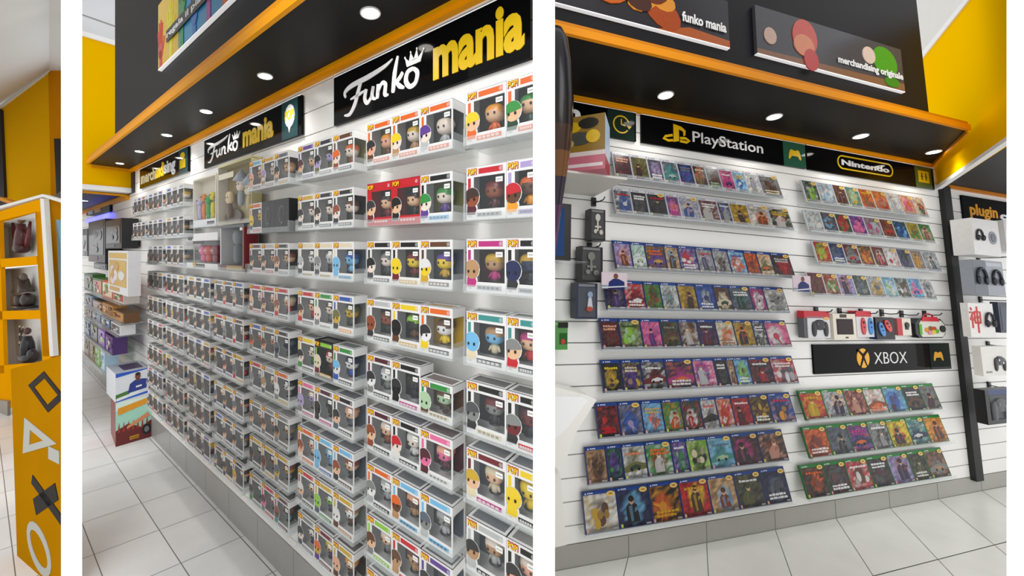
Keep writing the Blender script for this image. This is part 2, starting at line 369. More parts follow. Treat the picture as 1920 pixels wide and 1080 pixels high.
t = board(A, 'shop_sign', x0, x1, z0, z1, -.015, 'farthest of three signs, long word in white and yellow letters on dark gloss')
W_, H_ = x1 - x0, z1 - z0; ux = lambda px: A.on(px, 300, 1, -.015).x - x0
cm = CM(); cm.text('merch', ux(265), ux(292), H_ * .2, H_ * .78, -.003, 0, 'e8e0b8', bold=.03); obj('white_lettering', cm, LET, t); cm = CM(); cm.text('sing', ux(308), ux(329), H_ * .08, H_ * .8, -.003, 0, 'e8e8e8', bold=.03); obj('white_lettering', cm, LET, t)
cm = CM(); cm.text('andi', ux(292), ux(308), H_ * .2, H_ * .84, -.003, 0, 'e8c010', bold=.04); obj('yellow_lettering', cm, LET, t)
cm = CM(); cm.box(ux(336), W_ - .01, -.002, 0, .0, H_, '27474a'); cm.box(ux(338), ux(348), -.004, -.002, H_ * .2, H_ * .55, 'e0c010'); cm.ell((ux(338) + ux(348)) / 2, H_ * .7, .06, .03, -.004, -.002, 'e0c010'); obj('teal_end_panel', cm, GLASSY_C, t)
cm = CM(); cm.box(0, W_, -.001, .0, H_, H_ + .003, 'ffffff'); obj('top_edge_strip', cm, STRIP, t)
# poster on the fascia: painted hands
fy = -.322
a, b, d = A.on(292, 22, 1, fy), A.on(297, 131, 1, fy), A.on(445, 1, 1, fy)
xa, xd, za = b.x, A.on(560, 0, 1, fy).x, b.z; zt = za + .40
t = thing('wall_poster', 'colourful poster of painted hands with a caption band, on black fascia', 'poster', A, (xa, fy, za)); Wp = xd - xa; Hp = zt - za
cm = CM(); cm.box(0, Wp, 0, .015, 0, Hp, '3f93c0'); cm.box(0, .40, -.001, .0, 0, Hp, 'd9b23a'); obj('panel', cm, GLOSS, t)
cm = CM(); rr = random.Random(5)
hc = ['c8342a', 'd8d030', '3a8a4a', '2f70b8', 'b84a98', 'd86a2a', 'e8c8b0', '5aa8d8', '7a3a9a', 'c83a5a']
for i in range(9):
    cm = CM()
    hx = .06 + i * Wp / 8.6; hz = .10 + .05 * (i % 3); k = hc[i % len(hc)]; s = .85
    cm.ell(hx, hz, .048, .055, -.003 - i * .0004, -.001, k, 12)
    for j, (dx, dz, ln) in enumerate(((-.038, .03, .10), (-.018, .045, .13), (.004, .05, .135), (.024, .04, .12), (.048, .0, .07))):
        cm.ribbon([(hx + dx, hz + dz), (hx + dx * 1.5, hz + dz + ln)], .018, -.003 - i * .0004, -.001, k)
    cm.box(hx - .025, hx + .025, -.003, -.001, 0, hz, k)
    obj('painted_hand', cm, GLOSS, t)
cm = CM(); cm.box(.20, Wp, -.008, -.0065, .10, .17, '1a1a1c'); cm.text('regala il piacere della scelta', .215, Wp * .93, .112, .155, -.0095, -.008, 'f4f4f4', bold=.01); obj('caption_band', cm, GLOSS, t)
cm = CM(); cm.box(0, Wp, -.002, .015, -.005, 0, 'ffffff'); obj('lit_bottom_edge', cm, STRIP, t)
# ------------------------------------------------------------------ boxed big-head figures
BW, BH, BD = .147, .160, .062
_pop = None
def pop_logo():
    global _pop
    if _pop is None: cm = CM(); cm.text('POP!', 0, .036, -.002, .019, -.0012, 0, 'b01818', bold=.07); cm.text('POP!', .001, .035, 0, .017, -.0022, -.001, 'ecc818', bold=.02); _pop = cm.mesh('logo')
    return _pop
def box_meshes(spec, h=BH, wd=BW, dp=BD):
    # spec: carton, header, hair, skin, fig_hair, fig_body, foot, tint(inner back)
    K, HD, HR, SK, FH, FB, FT, IN = spec
    cm = CM(); bt, bb, e = h * .20, h * .19, .005; ls = .028
    cm.box(0, wd, dp - .002, dp, 0, h, K)                                    # back card
    cm.box(.004, wd - .004, dp - .004, dp - .002, bb * .6, h - .004, IN)     # printed inner card
    cm.box(0, .002, 0, dp - .002, 0, h, K)                                   # left side
    cm.box(.002, wd - .002, .0, dp - .002, 0, .002, K)                       # floor
    cm.box(.002, wd, 0, .002, .002, bb, K); cm.box(wd - .002, wd, .002, dp, .002, bb, K)   # lower front, lower right side
    cm.box(.002, wd, 0, .002, h - bt, h, K); cm.box(wd - .002, wd, .002, dp, h - bt, h, K) # header
    cm.box(.002, ls, 0, .002, bb, h - bt, K); cm.box(.006, .017, -.0004, 0, bb + .03, h - bt - .002, HD)
    cm.box(wd - e, wd, 0, .003, bb, h - bt, K); cm.box(wd - .003, wd, dp - .006, dp, bb, h - bt, K)
    cm.box(.0, wd, 0, .010, h - .002, h, K); cm.box(0, wd, dp - .010, dp, h - .002, h, K); cm.box(0, .012, .01, dp - .01, h - .002, h, K); cm.box(wd - .012, wd, .01, dp - .01, h - .002, h, K)
    cm.box(.012, wd - .012, .010, dp - .01, h - .0035, h - .0025, lerp(c(IN), c('9a9a9a'), .5)); cm.ell(0, 0, .0001, .0001, 0, .0001, K, 3)
    cm.box(.047, wd - .012, -.0006, 0, h - .024, h - .008, HD); cm.ell(wd - .018, h - .016, .007, .007, -.0012, -.0006, lerp(c(HD), c('white'), .35), 8)
    cm.box(.040, wd - .016, -.0006, 0, .008, .021, FT)
    for q in range(5): cm.box(.046 + q * (wd - .067) / 5, .046 + (q + .7) * (wd - .067) / 5, -.0011, -.0006, .011, .018, lerp(c(FT), c('white' if sum(c(FT)) < 1.2 else 'charcoal'), .75))
    cm.box(.006, .020, -.0002, 0, .008, .014, lerp(c(K), c('grey'), .4))
    card = cm
    f = CM(); f.face([(ls, .001, bb), (wd - e, .001, bb), (wd - e, .001, h - bt), (ls, .001, h - bt)], 'white')
    f.face([(wd - .001, .003, bb), (wd - .001, dp - .006, bb), (wd - .001, dp - .006, h - bt), (wd - .001, .003, h - bt)], 'white')
    g = CM(); cx, cz, cy = wd * .58, h * .50, dp * .52
    g.sph(cx, cy, cz + .008, .031, .022, .025, SK if SK else FH, .75, 12, 8)
    g.sph(cx, cy + .002, cz + .011, .0335, .0235, .0265, FH, .75, 12, 6, .48, 1)
    g.sph(cx - .012, cy - .0215, cz + .004, .0042, .0025, .0045, 'black', 1, 6, 4); g.sph(cx + .012, cy - .0215, cz + .004, .0042, .0025, .0045, 'black', 1, 6, 4)
    g.sph(cx, cy, cz - .032, .013, .010, .019, FB, .8, 8, 6); g.sph(cx, cy, .034, .022, .015, .004, 'charcoal', 1, 10, 4)
    for sgn in (-1, 1):
        g.tube([(cx + sgn * .011, cy, cz - .022), (cx + sgn * .020, cy - .004, cz - .038)], [.005, .004], FB, 6)
        g.tube([(cx + sgn * .006, cy, cz - .045), (cx + sgn * .008, cy - .001, .036)], [.006, .006], FB, 6)
    a = CM(); hx, hz = .026, h * .42; ow = 'white'
    a.prism([(0.0, bb * .45), (.036, bb * .45), (.044, bb * 1.1), (.040, hz - .014), (.0, hz - .014)], -.0008, 0, ow)
    a.ell(hx - .004, hz, .0305, .031, -.0008, 0, ow, 14); a.ell(hx - .004, hz, .028, .0285, -.0014, -.0007, SK if SK else HR, 14)
    a.ell(hx - .004, hz + .002, .0285, .0275, -.0020, -.0013, HR, 14, 0, .05, math.pi + .25)
    a.prism([(hx - .031, hz + .01), (hx - .022, hz - .022), (hx - .016, hz + .01)], -.0019, -.0013, HR)
    a.ell(hx + .005, hz - .006, .0042, .0052, -.0024, -.0013, 'black', 8); a.ell(hx - .017, hz - .006, .0036, .0050, -.0024, -.0013, 'black', 8)
    a.prism([(.002, bb * .5), (.034, bb * .5), (.040, bb * 1.05), (.034, hz - .024), (.004, hz - .024)], -.0013, -.0008, FB)
    s = CM(); s.box(wd - .036, wd - .012, -.0008, .0006, h * .66, h * .75, 'f4f4f0'); s.box(wd - .033, wd - .015, -.0011, -.0008, h * .69, h * .72, 'b8b8b4')
    # keep the art inside the carton's left edge
    a.v = [(max(p[0], .0005), p[1], p[2]) for p in a.v]
    return card, f, g, a, s
CN = {}
def cname(k):
    return {'offwhite': 'white', 'lightgrey': 'pale grey', 'darkgrey': 'dark grey', 'paleteal': 'pale teal', 'darkred': 'dark red', 'darkbrown': 'dark brown', 'palegreen': 'pale green',
            'lightblue': 'light blue', 'darkgreen': 'dark green', 'redbrown': 'red-brown', 'charcoal': 'charcoal', 'skin': 'bare'}.get(k, k)
STACK = ['nearest stack', 'second stack from right', 'third stack from right', 'fourth stack from right', 'fifth stack from right', 'sixth stack from right', 'seventh stack from right', 'eighth stack from right', 'farthest stack']
POSN = ['left', 'middle', 'right']; 
GX = [0.0, -.501, -1.032, -1.563, -2.09, -2.61, -3.13, -3.66, -4.19]
def figure_box(x, z, spec, label, detail, y=-.12, h=BH, wd=BW, dp=BD, group='boxed figures on the clear shelves'):
    t = thing('figure_box', label, 'boxed figure', A, (x, y, z), group)
    cd, f, g, a, s = box_meshes(spec, h, wd, dp)
    obj('carton', cd, PRINT, t); obj('window_film', f, FILM, t)
    smooth(obj('figure', g, PLAST, t)); obj('character_print', a, PRINT, t)
    if detail: obj('price_sticker', s, PRINT, t)
    if detail:
        o = obj('logo', pop_logo(), LET, t); o.location = (.005, -.0008, h - .024); 
    return t
S = lambda s: tuple(s.split())
# carton, header, art hair, art skin, figure hair, figure body, footer, inner card
T = {}
T[(0, 0)] = ['white orange yellow skin amber orange orange darkbrown', 'white orange green skin green darkgreen orange charcoal']
T[(0, 1)] = ['white red darkbrown redbrown darkred maroon silver charcoal', 'white lavender red brown orange amber lavender charcoal']
T[(0, 2)] = ['white magenta tan tan gold magenta silver maroon', 'white black navy navy gold charcoal silver charcoal']
T[(0, 3)] = ['white teal lightblue lightblue tan cream black darkgrey', 'white teal grey skin magenta red black darkgreen']
T[(0, 4)] = ['white black darkgrey grey darkred charcoal cream charcoal', 'white black grey darkred maroon charcoal red black']
T[(0, 5)] = ['white darkred gold skin cream cream magenta slate', 'white yellow yellow yellow yellow yellow black slate']
T[(0, 6)] = ['white lightgrey charcoal tan pale lightgrey black slate', 'white black charcoal peach pale grey black grey']
T[(1, 0)] = ['white orange charcoal peach amber brown orange olive', 'white orange yellow pale gold tan orange darkbrown', 'white orange purple pale pale lightgrey orange darkgrey']
T[(1, 1)] = ['red red charcoal skin charcoal darkred red maroon', 'red red black skin black black red charcoal', 'white black green pale green purple lightblue olive']
T[(1, 2)] = ['white black black pale grey darkgrey maroon darkgrey', 'white black yellow yellow darkred darkred gold darkbrown', 'white brown offwhite yellow purple gold brown slate']
T[(1, 3)] = ['white lightgrey redbrown redbrown brown charcoal black darkgrey', 'white yellow black black lime brown gold black', 'white orange charcoal white brown yellow charcoal gold']
T[(1, 4)] = ['white maroon charcoal white lightgrey grey black slate', 'white black charcoal black black black magenta black', 'white green palegreen palegreen brown brown cream brown']
T[(1, 5)] = ['white maroon redbrown skin pale redbrown black darkbrown', 'white black red pale offwhite offwhite black slate', 'white pink maroon pink peach maroon offwhite maroon']
T[(1, 6)] = ['white orange grey white lightgrey silver black slate', 'white lightblue orange brown peach tan lightblue slate', 'white lightblue slate grey silver lightgrey lightblue slate']
T[(1, 7)] = ['white lime brown skin pale grey lime darkgrey', 'white red brown tan brown tan red darkgrey', 'white purple charcoal charcoal charcoal slate lavender slate']
T[(1, 8)] = ['white gold gold skin cream tan gold grey', 'white grey brown skin tan grey black grey', 'white slate charcoal skin charcoal grey black grey']
T[(2, 0)] = ['white purple maroon skin grey grey purple darkgrey', 'white charcoal black lavender darkbrown olive grey olive', 'white brown orange pale orange redbrown charcoal olive']
T[(2, 1)] = ['white gold black pale brown darkgrey grey charcoal', 'white charcoal darkbrown pale darkbrown charcoal charcoal charcoal', 'white charcoal redbrown pale brown charcoal charcoal charcoal']
T[(2, 2)] = ['white cream lightgrey white grey darkgrey cream darkbrown', 'white cream grey lightgrey offwhite darkgrey cream darkbrown', 'white cream lightblue lightblue blue lightblue lightblue slate']
T[(2, 3)] = ['white red darkbrown skin brown red charcoal grey', 'white green pale pale brown grey offwhite grey', 'white blue olive gold olive darkgrey amber grey']
T[(2, 4)] = ['white yellow black pale olive green black darkgreen', 'black lime cream cream red darkred gold black', 'white green lightblue offwhite navy blue black slate']
T[(2, 5)] = ['white pink lavender lavender skin grey magenta slate', 'white maroon black black darkgrey charcoal magenta darkgreen', 'white black charcoal skin peach slate charcoal slate']
T[(2, 6)] = ['white orange redbrown peach grey pale orange slate', 'white lightblue lightblue lightblue lightblue lightblue blue slate', 'white lightblue redbrown skin redbrown charcoal maroon slate']
T[(2, 7)] = ['white red offwhite skin grey grey black slate', 'white gold lime lime slate slate green slate', 'white gold offwhite white tan brown tan grey']
T[(2, 8)] = ['white grey charcoal pale darkgrey darkgrey grey darkgrey', 'white darkred orange gold yellow purple darkred slate', 'white gold peach skin amber brown gold darkbrown']
T[(3, 0)] = ['white lightblue peach skin peach peach black tan', 'white gold lavender pale pale tan grey darkbrown', 'white slate charcoal skin tan grey gold brown']
T[(3, 1)] = ['white orange yellow yellow amber slate red grey', 'black black - - - - - black', 'black black - - - - - black']
T[(3, 2)] = ['white maroon black skin brown charcoal red charcoal', 'white lightgrey black skin charcoal charcoal red charcoal', 'white charcoal redbrown skin redbrown black grey charcoal']
T[(3, 3)] = ['white red skin pale peach redbrown red slate', 'white red maroon skin peach redbrown black slate', 'white red redbrown skin cream red black slate']
T[(3, 4)] = ['white blue brown orange grey grey black slate', 'white grey brown peach slate grey grey slate', 'white charcoal slate navy slate slate black slate']
T[(3, 5)] = ['white red grey lightgrey brown grey grey lightgrey', 'white lightgrey tan pale slate slate grey lightgrey', 'white orange white white charcoal grey gold darkgrey']
T[(3, 6)] = ['white grey brown skin grey grey black lightgrey', 'white grey brown skin grey grey black lightgrey', 'white grey darkbrown tan grey grey black lightgrey']
T[(3, 7)] = ['white gold charcoal brown grey darkgrey black darkgrey', 'white gold brown redbrown slate grey gold darkgrey', 'white gold slate gold redbrown grey grey darkgrey']
T[(3, 8)] = ['white grey charcoal grey darkgrey green grey slate', 'white red maroon pink slate grey red darkgrey', 'white maroon redbrown brown brown teal maroon darkgrey']
HAIRS = ['black', 'darkbrown', 'brown', 'redbrown', 'charcoal', 'gold', 'grey', 'slate', 'maroon', 'black', 'darkbrown', 'tan']
BODY = ['charcoal', 'slate', 'grey', 'maroon', 'navy', 'brown', 'darkgreen', 'olive', 'red', 'lightgrey']
HEADS = ['red', 'charcoal', 'grey', 'gold', 'maroon', 'slate', 'blue', 'black', 'purple', 'lightgrey', 'darkbrown', 'silver']
FOOT = ['charcoal', 'grey', 'red', 'slate', 'maroon', 'black', 'gold', 'darkgrey', 'offwhite', 'purple']
INN = ['charcoal', 'darkgrey', 'slate', 'darkgrey', 'black', 'grey', 'darkgrey', 'darkbrown', 'lightgrey']
nshelf = 0
SKIP = {(4, 0), (4, 1), (4, 2), (5, 0), (5, 1), (5, 2), (8, 3), (8, 4), (8, 5), (8, 6), (8, 7), (8, 8), (8, 2)}
def clear_shelf(x0, x1, z, d, label, ends=True, lip=.022):
    t = thing('acrylic_shelf', label, 'shelf', A, (x0, 0, z), 'clear acrylic shelves of the boxed figures'); W_ = x1 - x0
    cm = CM(); xb = W_ if x0 < -.1 else .20; cm.v = [(0, -d, -.004), (W_, -d, -.004), (W_, -d + .045, -.004), (xb, -.0005, -.004), (0, -.0005, -.004), (0, -d, -.0005), (W_, -d, -.0005), (W_, -d + .045, -.0005), (xb, -.0005, -.0005), (0, -.0005, -.0005)]
    cm.f = [(4, 3, 2, 1, 0), (5, 6, 7, 8, 9)] + [(i, (i + 1) % 5, 5 + (i + 1) % 5, 5 + i) for i in range(5)]; cm.k = [c('white')] * 7; obj('plate', cm, ACRYL, t)
    cm = CM(); cm.box(0, W_, -d - .003, -d, -.004, lip, 'white'); obj('front_lip', cm, ACRYL, t)
    cm = CM(); cm.box(-.003, 0, -d, -.0005, -.004, .05, 'white'); obj('side_guard', cm, ACRYL, t); cm = CM(); cm.box(W_, W_ + .003, -d, -.0005 if x0 < -.1 else -d + .045, -.004, .05, 'white'); obj('side_guard', cm, ACRYL, t)
    return t
for g, gx in enumerate(GX):
    for r in range(9):
        if (g, r) in SKIP or (g == 0 and r > 6): continue
        n3 = 2 if g == 0 else 3
        z = ROWZ[r]; st = STACK[g]
        rowname = 'top shelf' if r == 0 else ('bottom shelf' if r == 8 else ORD[r] + ' shelf down')
        clear_shelf(gx - .004, gx + (BW * n3 + .008 if g else .266), z, .128, 'clear acrylic shelf, ' + rowname + ' of the ' + st)
        for i in range(n3):
            if (g, r) in T: sp = S(T[(g, r)][i])
            else:
                rr = R_; sk = rr.choice(['skin', 'pale', 'peach', 'skin', 'grey', 'tan'])
                sp = ('white', rr.choice(HEADS), rr.choice(HAIRS), sk, rr.choice(HAIRS), rr.choice(BODY), rr.choice(FOOT), rr.choice(INN))
            x = gx + i * (BW + .001)
            if g == 0: pos = ('left', 'right')[i]
            else: pos = POSN[i]
            if sp[2] == '-':
                t = thing('figure_box', f'black windowless carton with an oval emblem, {pos} on {rowname}, {st}', 'boxed figure', A, (x, -.12, z), 'boxed figures on the clear shelves')
                cm = CM(); cm.box(0, BW, 0, BD, 0, BH, '19191b'); obj('carton', cm, PRINT, t)
                cm = CM(); cm.ell(BW * .5, BH * .52, .030, .045, -.001, 0, '6a6a70'); cm.ell(BW * .5, BH * .52, .024, .039, -.0015, -.001, '1e1e22'); cm.prism([(BW * .5 - .006, BH * .25), (BW * .5, BH * .16), (BW * .5 + .006, BH * .25)], -.001, 0, '6a6a70'); obj('emblem', cm, GLOSS, t)
                continue
            hd, hr = cname(sp[1]), cname(sp[2])
            box_c = 'red' if sp[0] == 'red' else ('black' if sp[0] == 'black' else 'white')
            lab = f'{box_c} boxed figure, {hd} header, {hr} character print, {pos} on {rowname}, {st}'
            if len(lab.split()) > 16: lab = f'{box_c} figure box, {hd} header, {pos} on {rowname}, {st}'
            hh = BH
            dz = 0
            if (g, r, i) == (1, 4, 2): hh = .125
            figure_box(x, z, sp, lab, g <= 4, h=hh, wd=.106 if (g == 0 and i == 1) else BW)
# ------------------------------------------------------------------ large packs in the fourth/fifth bays
def px_on(room, x0, x1, yt, yb, yl):    # pixel rectangle to local x0,x1,z0,z1 on plane y=yl (height read at the left edge)
    a, b = room.on(x0, yt, 1, yl), room.on(x0, yb, 1, yl); d = room.on(x1, yb, 1, yl); return a.x, d.x, b.z, a.z
clear_shelf(-2.63, -1.60, 1.985, .10, 'long clear acrylic shelf under the two tall multi figure packs'); clear_shelf(-2.64, -1.60, 1.702, .128, 'long clear acrylic shelf under the wide pack and tall narrow pack')
x0, x1 = -2.60, -2.16
t = thing('figure_pack', 'tall pale window pack holding five coloured figures under the middle sign', 'figure pack', A, (x0, -.09, 1.986)); W_ = x1 - x0
cm = CM(); cm.box(0, W_, .05, .055, 0, .34, 'd9d2c0'); cm.box(0, W_, 0, .05, 0, .05, 'd8dade'); cm.box(0, W_, 0, .05, .33, .34, 'e0d8c8'); cm.box(0, .01, 0, .05, .05, .33, 'e0dccf'); cm.box(W_ - .01, W_, 0, .05, .05, .33, 'e0dccf'); cm.box(W_ - .16, W_ - .03, -.001, 0, .012, .034, '2a2a2c')
obj('carton', cm, PRINT, t)
for i, k in enumerate(['b8b0d0', 'd88030', '3f9a48', 'd8c828', '9a4a8a']):
    cm = CM(); xx = .05 + i * .085; cm.sph(xx, .025, .185 + .02 * (i % 2), .028, .018, .030, k, .8); cm.sph(xx, .025, .12, .018, .013, .05, k, .8); cm.tube([(xx - .008, .025, .10), (xx - .012, .025, .055)], .007, k, 6); cm.tube([(xx + .008, .025, .10), (xx + .012, .025, .055)], .007, k, 6)
    cm.sph(xx - .01, .008, .19 + .02 * (i % 2), .004, .003, .005, 'black', 1, 6, 4); cm.sph(xx + .01, .008, .19 + .02 * (i % 2), .004, .003, .005, 'black', 1, 6, 4); smooth(obj('figure', cm, PLAST, t))
cm = CM(); cm.face([(.01, .001, .05), (W_ - .01, .001, .05), (W_ - .01, .001, .33), (.01, .001, .33)], 'white'); obj('window_film', cm, FILM, t)
x0, x1 = -2.13, -1.62
t = thing('figure_pack', 'tall tan window pack with three grey-hatted figures beside the coloured-figure pack', 'figure pack', A, (x0, -.09, 1.986)); W_ = x1 - x0
cm = CM(); cm.box(0, W_, .05, .055, 0, .38, '8f7a44'); cm.box(0, W_, 0, .05, 0, .012, 'b8a878'); cm.box(0, W_, 0, .05, .365, .38, 'c8c090'); cm.box(0, .008, 0, .05, .012, .37, 'e0dccf'); cm.box(W_ - .008, W_, 0, .05, .012, .37, 'c0b888')
cm.box(.02, W_ * .5, -.001, 0, .285, .32, 'd8d2bc'); cm.ell(W_ * .3, .05, .13, .05, .03, .048, '5a4020'); cm.box(W_ * .45, W_ * .9, .047, .049, .02, .2, 'a89c60'); obj('carton', cm, PRINT, t)
for i, (xx, zz, k) in enumerate(((.13, .17, 'e0c8a0'), (.30, .235, 'ead8c4'), (.42, .20, 'ead8c4'))):
    cm = CM(); cm.sph(xx, .022, zz, .045, .018, .04, k, .75); cm.sph(xx - .015, .006, zz, .006, .003, .007, 'black', 1, 6, 4); cm.sph(xx + .015, .006, zz, .006, .003, .007, 'black', 1, 6, 4); cm.sph(xx, .022, zz - .08, .03, .015, .05, ('6a4a28', '9aa0a8', 'c8b888')[i], .8)
    if i: cm.tube([(xx, .024, zz + .02), (xx + .005, .024, zz + .09)], [.05 * .9, .006], 'a8b0bc', 10); cm.sph(xx, .024, zz + .025, .058, .02, .008, 'a8b0bc')
    smooth(obj('figure', cm, PLAST, t))
cm = CM(); cm.face([(.01, .001, .012), (W_ - .01, .001, .012), (W_ - .01, .001, .365), (.01, .001, .365)], 'white'); obj('window_film', cm, FILM, t)
x0, x1 = -2.62, -2.03
t = thing('figure_pack', 'wide white window pack with pink and red creature figures inside', 'figure pack', A, (x0, -.12, 1.704)); W_ = x1 - x0
cm = CM(); cm.box(0, W_, .078, .08, 0, .20, '54565a'); cm.box(0, W_, 0, .078, 0, .035, 'dcdcdc'); cm.box(0, W_, 0, .078, .185, .20, 'e0e0e0'); cm.box(W_ * .25, W_, -.001, .078, .19, .235, 'e4e4e4'); cm.box(.03, W_ * .2, -.001, .0, .19, .215, '2c2c2e'); cm.box(.16, .36, -.002, -.001, .007, .03, '1e1e20'); cm.ell(.17, .022, .03, .022, -.003, -.001, 'b89828'); cm.box(.14, .34, -.002, -.001, .165, .183, '1e1e20'); obj('carton', cm, PRINT, t)
for i, (xx, k) in enumerate(((.22, 'd86890'), (.32, 'c84a3a'), (.44, '8a3a4a'))):
    cm = CM(); cm.sph(xx, .04, .12, .042, .028, .036, k, .8); cm.sph(xx, .04, .07, .028, .02, .03, k, .8); cm.sph(xx - .015, .014, .12, .006, .003, .007, 'white', 1, 6, 4); cm.sph(xx + .015, .014, .12, .006, .003, .007, 'white', 1, 6, 4); smooth(obj('figure', cm, PLAST, t))
cm = CM(); cm.face([(.01, .001, .035), (W_ - .01, .001, .035), (W_ - .01, .001, .185), (.01, .001, .185)], 'white'); obj('window_film', cm, FILM, t)
x0, x1 = -1.99, -1.64
t = thing('figure_pack', 'tall narrow grey window pack with dark red base beside white edged pack', 'figure pack', A, (x0, -.12, 1.704)); W_ = x1 - x0
cm = CM(); cm.box(0, W_, .07, .075, 0, .27, '55585c'); cm.box(0, W_, 0, .07, 0, .035, '5a1c22'); cm.box(.10, W_ - .02, -.001, 0, .006, .03, 'a88c38'); cm.box(0, W_, 0, .07, .255, .27, '505458'); cm.box(0, .015, 0, .07, .035, .255, 'c8c8c8'); cm.box(W_ - .02, W_, 0, .07, .035, .255, '7a1c24'); cm.box(W_ - .05, W_ - .02, -.002, 0, .235, .252, 'f0f0f0'); obj('carton', cm, PRINT, t)
cm = CM(); cm.sph(W_ / 2, .035, .20, .05, .025, .05, '6a6e72', .8); cm.sph(W_ / 2, .035, .10, .045, .022, .07, '4a4e52', .8); smooth(obj('figure', cm, PLAST, t))
cm = CM(); cm.face([(.015, .001, .035), (W_ - .02, .001, .035), (W_ - .02, .001, .255), (.015, .001, .255)], 'white'); obj('window_film', cm, FILM, t)
# ------------------------------------------------------------------ toys and stock at the far left of the middle bay
def stock(name, px, yl, dp, cols, label, cat='boxed toy', grp=None, win=True, hang=False):
    x0, x1, z0, z1 = px_on(A, *px, yl); W_, H_ = x1 - x0, z1 - z0
    t = thing(name, label, cat, A, (x0, yl, z0), grp); cm = CM(); k0, k1, k2, k3 = cols
    cm.box(0, W_, 0, dp, 0, H_, k0); cm.box(W_ * .06, W_ * .94, -.002, 0, H_ * .82, H_ * .95, k1); cm.box(W_ * .1, W_ * .6, -.0025, 0, H_ * .05, H_ * .14, k3); obj('carton', cm, PRINT, t)
    p = CM(); r = random.Random(sum(px))
    p.box(W_ * .08, W_ * .92, -.003, -.0005, H_ * .18, H_ * .78, k1)
    for i in range(6):
        p.ell(W_ * r.uniform(.22, .78), H_ * r.uniform(.3, .66), W_ * r.uniform(.06, .16), H_ * r.uniform(.06, .14), -.005 - i * .0005, -.002, (k2, k3, k0)[i % 3], 9)
    obj('printed_picture', p, GLOSS, t)
    return t
yl = -.14
stock('merchandise_pack', (166, 197, 417, 490), yl, .12, ('141416', '1c1c20', '3a3a40', '6a1c22'), 'tall black hanging pack with pale figure print at far left', 'hanging pack')
stock('merchandise_pack', (198, 228, 415, 466), yl, .12, ('161618', '1e1e22', '2e2e34', '55555c'), 'shorter black hanging pack right of the tall black pack', 'hanging pack')
stock('merchandise_pack', (176, 200, 492, 503), yl, .10, ('232325', '1c2c24', '7a1c22', '9a9aa0'), 'dark flat pack hanging just below the tall black pack', 'hanging pack')
stock('figure_box', (203, 240, 470, 545), -.30, .07, ('d8d8da', 'caa018', 'e0d0e0', 'c09020'), 'tall white and yellow figure box standing out at the left of the shelves', 'boxed figure')
stock('merchandise_pack', (155, 164, 430, 480), yl, .10, ('6a6c70', '8a8c90', '55585c', 'a0a0a4'), 'pale grey hanging pack cut off at far left', 'hanging pack')
cm = CM()
SH = [(155, 232, 517, 'green and red toy packs'), (155, 236, 562, 'brown soft toys'), (155, 238, 603, 'blue and purple packs'), (155, 240, 640, 'grey boxes'), (155, 236, 686, 'tan and green boxes')]
toyc = [[('3f7a2c', '6aa83a', 'd8d0c0', 'c0402a'), ('4a8a34', 'd86030', 'e8e0d0', 'b83028'), ('c84828', 'e8d8c0', '4f8a3a', 'd0a020'), ('d0c8c0', 'c04830', '3a7a3a', 'e8d8b0')],
        [('8fb0d0', '3a5a9a', 'c04a2a', 'e8e8e8'), ('7a5a38', 'b0703a', '3a2a1c', 'c89858'), ('b8864a', '8a5428', 'e0b070', '4a3420'), ('6a4a2c', 'd09040', '2c2420', 'c86a30')],
        [('8a5a38', 'b87848', '4a3020', 'd8a868'), ('6a86a0', '24486a', 'c8d8e0', '101820'), ('1c2a48', '4a7aa0', 'd0e0e8', 'c0b020'), ('e0e0e4', '707478', 'c0c4c8', '404448')],
        [('7aa0c8', '4a78b0', 'd0e0f0', '203860'), ('2a2a30', '4a5a3a', '8a3a8a', '9ac83a'), ('5a3a8a', '8a5ac0', '9ac83a', 'd8d8e0'), ('4a2c6a', '6a4a9a', 'd0d0d8', '303038')],
        [('a08a4a', 'c0a860', '6a5424', 'e0d090'), ('b89848', '8a6a28', 'd8c888', '5a4420'), ('6ab04a', '9ad86a', 'e8f0e0', '2a6a2a'), ('a8c4d8', 'd8e8f0', '4a8a4a', '6090b8')]]
desc = ['green and red', 'brown', 'blue and brown', 'purple and grey', 'tan and green']
tops = [522, 566, 590, 618, 655]; bots = [556, 588, 612, 655, 700]
yf = -.22
ZR = [A.on(200, bots[r] + 3, 1, -.22).z for r in range(5)]
